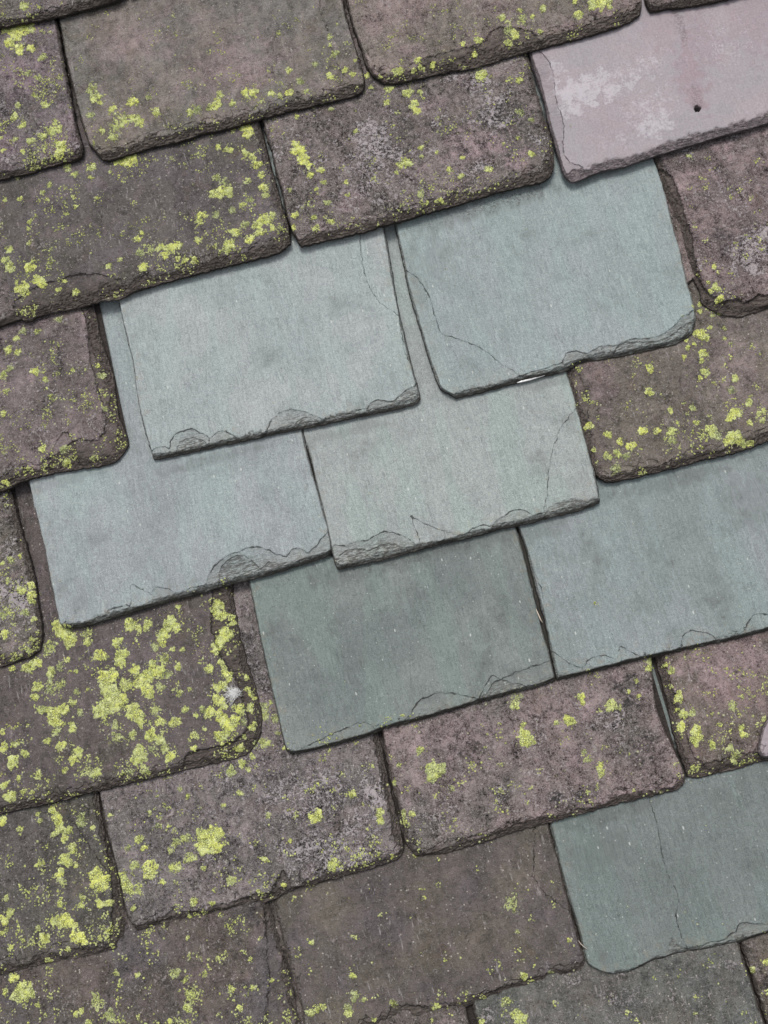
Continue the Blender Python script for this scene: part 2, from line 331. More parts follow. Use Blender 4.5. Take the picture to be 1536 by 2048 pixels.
slate('D0', [(-345, 1000), (-332, 1062)], [(-332, 1062), (-200, 1032), (-90, 1002), (0, 980), (15, 974), (35, 962), (70, 951), (110, 942), (150, 935), (190, 930), (222, 922), (240, 908), (252, 885)],
      [(252, 885), (249, 868), (234, 830), (228, 780), (222, 745), (211, 712), (196, 665), (186, 612)], base=(.165, .135, .143), second=(.125, .108, .110), pinkamt=.75, crust=.6, dark=.3, algae=.4, wt=15, wr=13,
      ledges=[([(160, 612), (172, 640), (178, 700), (190, 760), (205, 810), (212, 850), (195, 880), (150, 880), (120, 905), (80, 935), (240, 950), (290, 880), (200, 600)], 1.4, .03),
              ([(95, 940), (105, 900), (125, 868), (140, 872), (150, 900), (130, 950)], 1.0, 0)],
      label='purple-pink weathered slate at the left border, beside the clean green slate')
slate('D1', [(236, 595), (245, 640), (257, 690), (266, 725), (273, 785), (285, 845), (297, 885), (306, 916)],
      [(306, 916), (340, 910), (400, 897), (450, 886), (500, 876), (560, 862), (620, 851), (680, 838), (740, 826), (790, 815), (828, 806), (839, 795)],
      [(839, 795), (836, 775), (830, 757), (818, 712), (803, 647), (790, 587), (778, 512), (768, 460), (760, 430)], kind=GREEN, H=-0.6, Tk=7, wt=5.5, wl=1.2, wr=1.6,
      base=(.35, .39, .39), second=(.30, .36, .358), grain=-.25, grimeb=[(430, 900, 0, 0, 0)],
      ledges=[([(340, 893), (343, 880), (352, 868), (372, 860), (385, 858), (400, 866), (418, 878), (410, 915), (340, 925)], .8, .02), ([(352, 900), (360, 884), (378, 876), (400, 878), (412, 890), (400, 920), (350, 920)], .4, 0),
              ([(418, 880), (430, 868), (445, 862), (460, 868), (478, 882), (470, 905), (415, 910)], .8, .02),
              ([(533, 862), (545, 838), (560, 827), (577, 819), (595, 820), (620, 828), (650, 842), (665, 856), (540, 880)], .8, .02), ([(582, 858), (592, 845), (605, 836), (622, 836), (640, 850), (600, 870)], .4, 0),
              ([(735, 815), (742, 806), (758, 800), (785, 803), (808, 783), (826, 775), (840, 762), (860, 800), (740, 840)], 1.1, .03),
              ([(690, 842), (712, 822), (735, 818), (742, 835), (700, 850)], .6, .0), ([(300, 905), (315, 896), (335, 894), (340, 915), (306, 925)], .6, .0),
              ([(720, 465), (723, 512), (731, 552), (745, 585), (762, 608), (787, 622), (830, 640), (820, 430), (722, 430)], .35, 0), ([(797, 628), (806, 680), (816, 720), (840, 740), (830, 640)], .5, 0)],
      label='clean pale green slate on the left, with shell-shaped chips along its lower edge')
slate('D2', [(788, 430), (791, 450), (805, 510), (818, 577), (843, 662), (858, 712), (877, 765), (889, 780), (913, 792)],
      [(913, 792), (950, 784), (1000, 771), (1050, 757), (1090, 748), (1130, 738), (1150, 727), (1175, 718), (1220, 712), (1280, 700), (1330, 689), (1360, 680), (1385, 663), (1392, 645)],
      [(1392, 645), (1392, 628), (1388, 605), (1375, 560), (1364, 512), (1350, 460), (1335, 400), (1320, 350), (1305, 310)], kind=GREEN, H=-0.6, Tk=7.5, wt=5, wl=1.5, wr=2,
      base=(.30, .345, .35), second=(.265, .325, .322), grain=-.95, grimeb=[(1020, 400, 110, 18, 1), (900, 430, 80, 25, .7), (1180, 350, 60, 14, .6), (860, 520, 40, 40, .3)],
      ledges=[([(806, 537), (826, 549), (843, 567), (855, 587), (863, 607), (873, 642), (883, 667), (905, 674), (933, 684), (957, 694), (978, 707), (995, 722), (1008, 732), (1033, 747), (1040, 775), (900, 830), (760, 600)], .5, 0),
              ([(1125, 730), (1132, 708), (1150, 702), (1175, 706), (1200, 693), (1240, 690), (1260, 678), (1290, 677), (1318, 672), (1335, 663), (1350, 650), (1362, 636), (1378, 628), (1400, 618), (1410, 680), (1130, 770)], .9, .03),
              ([(1230, 700), (1245, 685), (1275, 684), (1310, 682), (1340, 672), (1370, 650), (1400, 640), (1400, 700), (1230, 730)], .7, .0),
              ([(985, 775), (1000, 762), (1030, 756), (1060, 745), (1090, 738), (1130, 726), (1140, 760), (990, 790)], .8, .0)],
      label='clean grey-green slate in the upper middle, with a curved crack across its lower left corner')
slate('D3', [(1309, 312), (1318, 342), (1331, 375), (1346, 412), (1360, 450), (1374, 508), (1388, 545), (1402, 575), (1406, 598), (1418, 608), (1430, 615), (1450, 617)],
      [(1450, 617), (1466, 625), (1486, 627), (1510, 620), (1536, 611), (1600, 592), (1700, 566), (1850, 528), (1878, 516)], [(1878, 516), (1868, 440), (1850, 330)],
      base=(.185, .145, .150), second=(.115, .095, .10), pinkamt=.9, crust=.75, dark=.4, algae=.2, wt=8, wl=9,
      crustb=[(1500, 500, 50, 40, .8), (1460, 400, 50, 40, .4)], darkb=[(1450, 470, 25, 40, .4), (1390, 390, 25, 40, .3)],
      ledges=[([(1310, 330), (1340, 350), (1362, 400), (1382, 470), (1392, 530), (1404, 565), (1418, 584), (1432, 595), (1449, 603), (1477, 598), (1490, 605), (1514, 591), (1540, 586), (1600, 570), (1700, 545), (1700, 640), (1380, 660), (1280, 320)], 2.8, .02)],
      label='mottled purple slate with a deep rounded lower left corner, cut by the right border')
slate('E0', [(-300, 1330), (-280, 1393)], [(-280, 1393), (-150, 1362), (0, 1330), (30, 1321), (60, 1311), (75, 1298)], [(75, 1298), (81, 1264), (75, 1224), (65, 1154), (50, 1095), (30, 1024), (18, 978)],
      base=(.15, .135, .13), second=(.11, .10, .095), crust=.8, wt=9, wr=8, crustb=[(40, 1200, 40, 45, 1)], algae=.5,
      ledges=[([(-20, 1225), (20, 1185), (50, 1150), (58, 1140), (80, 1180), (100, 1260), (60, 1310), (0, 1345), (-60, 1300)], .8, 0)],
      label='crusty brown slate with a pale patch at the left border, left of the narrow shaded gap')
slate('E1', [(56, 960), (67, 1010), (76, 1044), (90, 1104), (102, 1169), (117, 1239), (126, 1254)],
      [(126, 1254), (150, 1253), (170, 1250), (200, 1241), (250, 1226), (300, 1211), (350, 1197), (400, 1184), (430, 1174), (480, 1161), (530, 1149), (580, 1134), (620, 1121), (650, 1111), (662, 1103)],
      [(662, 1103), (661, 1083), (655, 1052), (647, 1025), (638, 990), (626, 950), (614, 905), (605, 862), (598, 825)], kind=GREEN, H=-0.3, Tk=7.5, wt=5.5, wl=1.2, wr=1.6,
      base=(.315, .36, .365), second=(.27, .315, .322), grain=-.1, grimeb=[(420, 920, 110, 12, .5), (140, 960, 80, 12, .4)],
      ledges=[([(413, 1172), (418, 1150), (433, 1128), (455, 1112), (480, 1102), (505, 1094), (530, 1098), (552, 1108), (572, 1112), (582, 1102), (592, 1096), (606, 1100), (618, 1106), (632, 1092), (648, 1072), (672, 1058), (680, 1120), (420, 1195)], .8, .02),
              ([(436, 1170), (440, 1140), (455, 1120), (480, 1110), (498, 1118), (515, 1132), (520, 1155), (440, 1190)], .5, 0), ([(515, 1145), (535, 1125), (560, 1128), (600, 1120), (640, 1110), (650, 1130), (520, 1170)], .4, 0),
              ([(250, 1232), (262, 1205), (261, 1170), (290, 1182), (305, 1190), (325, 1192), (350, 1196), (345, 1225), (250, 1250)], .4, 0), ([(303, 1186), (312, 1176), (330, 1177), (345, 1185), (352, 1205), (310, 1210)], .4, 0),
              ([(200, 1245), (215, 1222), (240, 1214), (258, 1212), (262, 1235), (205, 1260)], .5, 0), ([(345, 1200), (365, 1184), (400, 1172), (412, 1185), (350, 1220)], .4, 0)],
      label='clean pale green slate on the left, lowest of the left three, above the thick lichen')
slate('E2', [(603, 850), (607, 870), (620, 912), (635, 977), (645, 1017), (657, 1070), (666, 1112), (675, 1137)],
      [(675, 1137), (700, 1131), (768, 1116), (820, 1102), (880, 1086), (940, 1073), (1000, 1056), (1040, 1048), (1100, 1033), (1150, 1021), (1180, 1011), (1199, 1003)],
      [(1199, 1003), (1198, 985), (1190, 945), (1178, 900), (1165, 850), (1152, 800), (1142, 765), (1130, 730)], kind=GREEN, H=-0.3, Tk=7.5, wt=6, wl=1.5, wr=2,
      base=(.325, .37, .36), second=(.30, .345, .34), grain=-.3, grimeb=[(700, 862, 90, 10, .4), (1100, 765, 60, 12, .5)],
      ledges=[([(660, 1098), (672, 1090), (692, 1092), (715, 1082), (738, 1080), (752, 1070), (775, 1064), (800, 1070), (828, 1086), (815, 1115), (670, 1155)], .8, .02),
              ([(672, 1118), (690, 1104), (712, 1098), (740, 1100), (770, 1088), (800, 1092), (812, 1110), (680, 1150)], .6, 0),
              ([(820, 1030), (845, 1045), (870, 1056), (908, 1068), (930, 1074), (900, 1095), (850, 1100), (836, 1070)], .35, 0),
              ([(980, 1062), (993, 1040), (1012, 1030), (1022, 1021), (1045, 1020), (1068, 1030), (1090, 1024), (1103, 1012), (1128, 1002), (1150, 998), (1178, 1000), (1215, 985), (1215, 1025), (990, 1080)], .8, .02),
              ([(930, 1075), (945, 1058), (970, 1050), (988, 1058), (980, 1080), (935, 1090)], .5, 0),
              ([(1158, 812), (1148, 822), (1135, 838), (1123, 855), (1108, 892), (1098, 937), (1095, 987), (1092, 1030), (1150, 1050), (1240, 1020), (1200, 880)], .4, 0)],
      label='clean pale green slate in the middle of the photo, with a long curved crack near its right side')
slate('E3', [(1131, 730), (1137, 750), (1148, 790), (1163, 852), (1183, 912), (1195, 947), (1215, 962)],
      [(1215, 962), (1250, 956), (1300, 945), (1360, 930), (1420, 915), (1480, 900), (1536, 881), (1620, 860), (1740, 828)], [(1740, 828), (1725, 760), (1700, 660)],
      base=(.135, .117, .112), second=(.145, .128, .116), pinkamt=.22, crust=.3, dark=.3, algae=.5, wt=11, wl=8,
      pinkb=[(1470, 760, 60, 90, .35), (1200, 760, 30, 60, .4)], ledges=[([(1131, 730), (1152, 735), (1165, 765), (1178, 800), (1176, 840), (1190, 900), (1150, 900), (1110, 740)], .9, 0), ([(1300, 955), (1360, 925), (1420, 905), (1480, 890), (1540, 868), (1560, 900), (1310, 970)], 1.0, 0)],
      label='purple-brown slate with scattered lichen at the right border, right of the middle green slate')
slate('F0', [(-330, 1640), (-312, 1697)], [(-312, 1697), (-200, 1672), (-100, 1650), (0, 1627), (50, 1617), (100, 1606), (150, 1593), (190, 1583), (260, 1566), (320, 1552), (370, 1539), (430, 1526), (480, 1513), (497, 1503)],
      [(497, 1503), (515, 1475), (521, 1440), (514, 1400), (505, 1364), (485, 1304), (470, 1234), (461, 1169), (455, 1120)], base=(.115, .10, .105), second=(.13, .112, .112), pinkamt=.3, crust=.2, dark=.35, algae=.6, wt=10, wr=7,
      ledges=[([(426, 1120), (423, 1200), (423, 1250), (430, 1280), (440, 1310), (462, 1345), (478, 1375), (490, 1420), (497, 1450), (488, 1465), (465, 1482), (440, 1492), (405, 1500), (370, 1515), (380, 1560), (560, 1520), (540, 1100)], 2.6, .02)],
      label='dark slate thickly covered with yellow-green lichen, on the left below the green slates')
slate('F1', [(492, 1140), (497, 1159), (510, 1224), (527, 1304), (545, 1384), (560, 1449), (572, 1500)],
      [(572, 1500), (585, 1506), (620, 1501), (680, 1486), (740, 1469), (768, 1456), (830, 1441), (900, 1421), (960, 1403), (1020, 1386), (1080, 1371), (1111, 1358)],
      [(1111, 1358), (1100, 1310), (1085, 1260), (1075, 1220), (1060, 1160), (1045, 1100), (1031, 1050), (1025, 1020)], kind=GREEN, H=0, Tk=7, wt=2.5, wl=1.2, wr=1.6,
      base=(.205, .24, .23), second=(.16, .195, .19), grain=-.2, stain=1.6, grimeb=[(820, 1110, 150, 22, .8), (700, 1145, 90, 20, .6), (980, 1075, 60, 20, .6)],
      ledges=[([(820, 1430), (838, 1402), (860, 1392), (885, 1385), (930, 1392), (962, 1400), (975, 1385), (985, 1368), (1010, 1355), (1050, 1338), (1092, 1325), (1112, 1318), (1125, 1370), (830, 1460)], .6, 0), ([(985, 1350), (1010, 1362), (1050, 1372), (1050, 1385), (1000, 1400), (960, 1395)], .4, 0), ([(600, 1500), (640, 1480), (680, 1462), (730, 1445), (745, 1475), (610, 1520)], .5, 0)],
      label='dark blue-green clean slate, lower left of the clean green pair')
slate('F2', [(1030, 1020), (1037, 1052), (1054, 1099), (1075, 1184), (1093, 1249), (1103, 1304), (1116, 1359)],
      [(1116, 1359), (1160, 1348), (1220, 1333), (1280, 1318), (1340, 1305), (1400, 1291), (1460, 1279), (1536, 1259), (1640, 1232)], [(1640, 1232), (1625, 1160), (1600, 1050), (1570, 930)], kind=GREEN, H=0, Tk=7.5, wt=2.5, wl=1.5,
      base=(.265, .305, .31), second=(.215, .262, .258), grain=-.6, stain=1.3, grimeb=[(1350, 960, 120, 18, .6), (1080, 1060, 60, 20, .6), (1500, 1000, 60, 60, .3)],
      ledges=[([(1100, 1300), (1118, 1312), (1135, 1325), (1165, 1336), (1175, 1322), (1188, 1314), (1212, 1312), (1235, 1328), (1180, 1355), (1105, 1375)], .45, 0), ([(1362, 1302), (1366, 1275), (1375, 1263), (1392, 1262), (1425, 1272), (1432, 1295), (1370, 1315)], .5, 0),
              ([(1485, 1270), (1500, 1240), (1515, 1228), (1545, 1236), (1560, 1280)], .5, 0), ([(1240, 1290), (1262, 1305), (1290, 1318), (1270, 1330), (1230, 1335)], .3, 0), ([(1060, 1130), (1080, 1170), (1088, 1215), (1070, 1240), (1040, 1130)], .3, 0)],
      label='wide clean grey-green slate reaching the right border, right of a black gap')
slate('G0', [(-340, 2000), (-326, 2040)], [(-326, 2040), (-200, 2000), (-80, 1968), (0, 1951), (50, 1937), (100, 1926), (150, 1917), (200, 1907), (232, 1897), (241, 1880)],
      [(241, 1880), (246, 1862), (243, 1826), (233, 1761), (221, 1711), (206, 1661), (192, 1583), (186, 1540)], base=(.12, .108, .11), second=(.105, .10, .096), pinkamt=.2, crust=.2, dark=.5, algae=.55, wt=12, wr=7,
      ledges=[([(202, 1640), (212, 1700), (222, 1770), (224, 1850), (220, 1880), (245, 1905), (265, 1850), (250, 1760), (228, 1640)], 2.6, .03), ([(118, 1590), (140, 1635), (165, 1671), (200, 1722), (235, 1760), (235, 1580)], .6, 0)],
      label='dark lichen-spotted slate at the left border near the bottom')
slate('G1', [(190, 1550), (197, 1583), (212, 1661), (226, 1712), (238, 1760), (247, 1805), (256, 1840), (271, 1862)],
      [(271, 1862), (300, 1857), (350, 1845), (400, 1834), (450, 1822), (500, 1810), (540, 1802), (556, 1796), (580, 1782), (620, 1771), (680, 1755), (740, 1738), (780, 1725), (800, 1715), (806, 1702)],
      [(806, 1702), (804, 1680), (795, 1640), (785, 1600), (775, 1560), (765, 1510), (755, 1465), (748, 1430)], base=(.165, .145, .15), second=(.12, .11, .112), pinkamt=.4, crust=.8, dark=.45, algae=.3, wt=9, wr=10,
      crustb=[(620, 1590, 90, 60, .6), (640, 1700, 90, 40, .7), (740, 1600, 30, 60, .6), (480, 1560, 60, 20, .3)], darkb=[(330, 1590, 100, 30, .25), (620, 1640, 40, 30, .3), (350, 1830, 60, 20, .3)],
      ledges=[([(520, 1808), (540, 1785), (552, 1770), (563, 1742), (570, 1748), (574, 1762), (582, 1768), (578, 1800), (540, 1820)], 2.0, 0), ([(280, 1862), (320, 1842), (400, 1822), (480, 1800), (540, 1785), (540, 1830), (290, 1885)], 2.0, .03), ([(748, 1450), (752, 1500), (765, 1560), (780, 1620), (790, 1680), (830, 1700), (800, 1450)], 1.4, .02)],
      label='grey slate with a large round lichen rosette, above the lower left corner')
slate('G2', [(757, 1430), (764, 1464), (772, 1510), (780, 1555), (792, 1595), (806, 1646), (812, 1686), (832, 1713)],
      [(832, 1713), (880, 1708), (930, 1696), (980, 1681), (1040, 1661), (1100, 1646), (1160, 1629), (1220, 1613), (1280, 1598), (1340, 1584), (1364, 1575), (1372, 1562)],
      [(1372, 1562), (1366, 1535), (1352, 1505), (1338, 1475), (1319, 1430), (1310, 1390), (1307, 1350), (1304, 1310)], base=(.19, .155, .158), second=(.135, .12, .12), pinkamt=.8, crust=.6, dark=.5, algae=.35, wt=9, wl=5,
      crustb=[(870, 1630, 60, 30, .5), (1100, 1600, 80, 20, .4)], darkb=[(1240, 1370, 30, 18, .8), (1265, 1410, 18, 18, .8), (1290, 1500, 30, 40, .6), (1230, 1420, 14, 14, .7), (1110, 1590, 14, 20, .8), (960, 1490, 60, 30, .35), (1180, 1580, 30, 20, .5)], pinkb=[(1250, 1590, 80, 18, .5), (900, 1470, 90, 40, .5)],
      ledges=[([(850, 1705), (900, 1682), (960, 1670), (1000, 1665), (1040, 1645), (1100, 1632), (1110, 1660), (860, 1725)], 1.2, .02), ([(1180, 1620), (1240, 1595), (1300, 1580), (1345, 1580), (1340, 1600), (1200, 1640)], 1.0, 0)],
      label='pink-grey slate with dark blotches and a few round lichens, directly below the green pair')
slate('G3', [(1308, 1296), (1314, 1318), (1323, 1350), (1331, 1380), (1343, 1430), (1353, 1475), (1366, 1520), (1380, 1553)],
      [(1380, 1553), (1400, 1556), (1445, 1545), (1480, 1536), (1507, 1529), (1536, 1520), (1640, 1492), (1800, 1452), (1880, 1430)], [(1880, 1430), (1868, 1370), (1850, 1260)], base=(.19, .145, .15), second=(.135, .11, .105), pinkamt=.6, crust=.4, dark=.35, algae=.7, wt=12, wl=8,
      pinkb=[(1450, 1330, 80, 50, .5)], ledges=[([(1308, 1290), (1330, 1330), (1345, 1380), (1365, 1440), (1380, 1490), (1395, 1520), (1425, 1525), (1480, 1510), (1507, 1506), (1560, 1500), (1560, 1560), (1360, 1590), (1280, 1300)], 1.8, .03)],
      label='reddish-purple slate with yellow-green lichen at the right border, below the wide green slate')
slate('H0', [(-20, 1990), (0, 2085), (14, 2150)], [(14, 2150), (100, 2135), (300, 2085), (450, 2118), (600, 2090), (606, 2078)], [(606, 2078), (596, 2046), (580, 1976), (565, 1911), (549, 1856), (534, 1804), (524, 1765)],
      base=(.115, .105, .112), second=(.125, .105, .10), pinkamt=.35, crust=.35, dark=.4, algae=.5, wt=8, wr=7, ledges=[([(528, 1812), (532, 1860), (535, 1920), (540, 1960), (536, 2060), (620, 2060), (560, 1800)], 1.2, .02)],
      label='dark grey-purple slate in the lower left corner of the photo')
slate('H1', [(535, 1770), (543, 1803), (556, 1856), (571, 1911), (588, 1976), (602, 2040), (612, 2082)],
      [(612, 2082), (660, 2076), (700, 2066), (760, 2052), (800, 2045), (870, 2034), (928, 2020), (960, 2006), (1000, 1995), (1040, 1984), (1085, 1968), (1104, 1950), (1125, 1949), (1150, 1946), (1168, 1935)],
      [(1168, 1935), (1170, 1915), (1158, 1880), (1146, 1836), (1132, 1776), (1118, 1722), (1103, 1668), (1098, 1645), (1090, 1610)], base=(.13, .115, .103), second=(.115, .10, .105), pinkamt=.2, crust=.15, dark=.2, algae=.5, contrast=.8, wt=8, wl=8,
      ledges=[([(1068, 1640), (1070, 1700), (1066, 1745), (1076, 1770), (1110, 1800), (1160, 1820), (1130, 1640)], .5, 0), ([(780, 2012), (841, 2012), (868, 2020), (917, 2006), (960, 1990), (1040, 1966), (1105, 1950), (1110, 2010), (900, 2080), (780, 2080)], 2.2, .02)],
      label='brown-grey slate with few lichens at the bottom, left of the teal slate')
slate('H2', [(1094, 1620), (1101, 1650), (1118, 1722), (1137, 1794), (1157, 1856), (1170, 1915), (1180, 1932), (1203, 1945), (1236, 1951)],
      [(1236, 1951), (1262, 1947), (1290, 1932), (1320, 1921), (1370, 1909), (1420, 1901), (1470, 1891), (1500, 1880), (1536, 1868), (1640, 1842), (1690, 1826)], [(1690, 1826), (1675, 1760), (1640, 1600), (1610, 1480)], kind=GREEN, H=0, Tk=8, wt=5, wl=1.6,
      base=(.185, .218, .212), second=(.155, .19, .183), grain=-.35, stain=1.3, grimeb=[(1230, 1625, 100, 16, .6), (1200, 1700, 60, 50, .35)],
      ledges=[([(1296, 1580), (1300, 1605), (1311, 1636), (1318, 1670), (1323, 1701), (1330, 1730), (1338, 1756), (1352, 1780), (1358, 1800), (1352, 1830), (1358, 1860), (1370, 1890), (1380, 1935), (1200, 1990), (1050, 1620)], .4, 0),
              ([(1343, 1876), (1356, 1890), (1372, 1897), (1400, 1893), (1420, 1884), (1445, 1880), (1468, 1866), (1478, 1852), (1492, 1846), (1536, 1849), (1620, 1835), (1640, 1880), (1350, 1940)], .9, 0)],
      label='dark teal slate at the lower right with a rounded corner and a seam down its face')
slate('I0', [(345, 2200), (360, 2260)], [(360, 2260), (700, 2200), (985, 2150)], [(985, 2150), (975, 2120), (950, 2070), (938, 2045), (931, 2012), (922, 1985)], base=(.105, .092, .092), second=(.11, .095, .09), label='dark brown slate showing only a sliver at the bottom edge, left of a black gap')
slate('I1', [(938, 1985), (946, 2015), (954, 2045), (966, 2080), (985, 2150)], [(985, 2150), (1250, 2110), (1550, 2100)], [(1550, 2100), (1530, 2048), (1521, 2021), (1500, 1955), (1479, 1893), (1470, 1860)],
      base=(.135, .132, .128), second=(.115, .12, .118), pinkamt=.05, crust=.5, dark=.3, algae=.5, crustb=[(975, 2030, 25, 20, .8), (1240, 2010, 50, 30, .5), (1465, 1930, 16, 16, .6)], label='grey-green weathered slate at the bottom, below the teal slate')
slate('I2', [(1476, 1860), (1484, 1890), (1506, 1955), (1527, 2021), (1536, 2050), (1560, 2110)], [(1560, 2110), (1700, 2080), (1900, 2030)], [(1900, 2030), (1880, 1950), (1860, 1880)], base=(.13, .108, .10), second=(.11, .095, .09), algae=.6,
      label='brown slate in the lower right corner of the photo')
# broken pieces that lie on the course below
slate('X1', [(1325, 410), (1342, 455), (1356, 500), (1368, 545), (1374, 568)], [(1374, 568), (1385, 559), (1393, 551)], [(1393, 551), (1400, 520), (1392, 480), (1378, 420)], over=('E3', 3.5), Tk=3, wt=1, wl=1, wr=1, short=30,
      base=(.22, .175, .18), second=(.17, .135, .14), crust=.3, pinkamt=.6, label='narrow pinkish broken piece wedged between the green slate and the mottled purple slate')
slate('X2', [(1556, 1400), (1541, 1434), (1529, 1455), (1522, 1481), (1519, 1497)], [(1519, 1497), (1523, 1508), (1545, 1514), (1640, 1490), (1700, 1474)], [(1700, 1474), (1692, 1440), (1684, 1400)], over=('G3', 5.5), Tk=5, kind='lilac', wt=1.5, wl=1, wr=1, short=4,
      base=(.33, .28, .29), second=(.30, .26, .275), label='pale lilac slate corner lying on the reddish-purple slate at the right border')

ORDER = ['A0', 'B0', 'B1', 'B2', 'B3', 'C0', 'C1', 'C2', 'X1', 'D0', 'D1', 'D2', 'D3', 'E0', 'E1', 'E2', 'E3', 'F0', 'F1', 'F2', 'X2', 'G0', 'G1', 'G2', 'G3', 'H0', 'H1', 'H2', 'I0', 'I1', 'I2']
LEN = 2.35

# ------------------------------------------------------------------ geometry of one slate
root = bpy.data.objects.new("slate_roof", None); scene.collection.objects.link(root)
root.matrix_world = P
root["label"] = "weathered purple slate roof patched with clean green slates and spotted with yellow-green lichen"
root["category"] = "roof"; root["kind"] = "thing"

COURSE = 178.0
def prepare(k, d):
    seed = abs(hash_id(k)); d['seed'] = seed
    Tp = px_to_plane(d['T'], lambda Y: 0 * Y); Y0 = float(np.mean(Tp[:, 1]))
    for _ in range(3):
        if 'over' in d:
            ref, off = d['over']; q = S[ref]; zf = lambda Y, q=q, off=off: q['H'] - SLOPE * (Y - q['Y0']) + off
        else:
            zf = lambda Y, Y0=Y0, H=d['H']: H - SLOPE * (Y - Y0)
        Tp = px_to_plane(d['T'], zf)
        x = Tp[:, 0]; Y0 = float(np.sum((Tp[1:, 1] + Tp[:-1, 1]) * .5 * np.diff(x)) / (x[-1] - x[0])) if 'over' not in d else Y0
    if 'over' in d:
        ref, off = d['over']; d['H'] = 0; q = S[ref]; d['Y0'] = q['Y0']; d['H'] = q['H'] + off; zf = lambda Y, q=q, off=off: q['H'] - SLOPE * (Y - q['Y0']) + off
    else:
        d['Y0'] = Y0
    d['zf'] = zf; d['rowkey'] = k[0] if k[0] not in 'XA' else None
    Lp = px_to_plane(d['L'], zf); Rp = px_to_plane(d['R'], zf); Tp = px_to_plane(d['T'], zf)
    top = float(np.mean(Tp[:, 1])) + LEN * COURSE
    if 'short' in d: top = max(Lp[:, 1].max(), Rp[:, 1].max()) + d['short']
    if 'topY' in d: top = d['topY']
    Lp = Lp[::-1]                                   # tail -> up
    def ext(E):
        if E[-1][1] >= top - 1: top_i = E[-1]
        return np.vstack([E, [[E[-1][0] + 0.0, top]]])
    Lp = ext(Lp); Rp = ext(Rp)
    d['Lp'] = smooth_poly(Lp[:-1], 3); d['Rp'] = smooth_poly(Rp[:-1], 3); d['Tp'] = smooth_poly(Tp, 3)
    d['Lp'] = np.vstack([d['Lp'], Lp[-1:]]); d['Rp'] = np.vstack([d['Rp'], Rp[-1:]])
    d['top'] = top
    d['poly'] = np.vstack([d['Tp'], d['Rp'][1:], d['Lp'][::-1][:-1]])
    d['led'] = [(smooth_poly(px_to_plane(np.vstack([l[0], l[0][:1]]), zf), 3)[:-1], l[1], l[2]) for l in d['ledges']]
def hash_id(k):
    h = 7
    for ch in str(k): h = (h * 131 + ord(ch)) % 100003
    return h % 977

def blob(pts_px, blobs, noise):
    r = np.zeros(len(pts_px))
    for (x, y, rx, ry, a) in blobs:
        if rx == 0: continue
        # blob axes follow the slope direction of the photograph (about 14.5 degrees)
        dx = pts_px[:, 0] - x; dy = pts_px[:, 1] - y
        c, s_ = math.cos(.25), math.sin(.25)
        u = (dx * c - dy * s_) / rx; v = (dx * s_ + dy * c) / ry
        r = np.maximum(r, a * sstep(1.25, .55, np.hypot(u, v) + noise * .55))
    return r

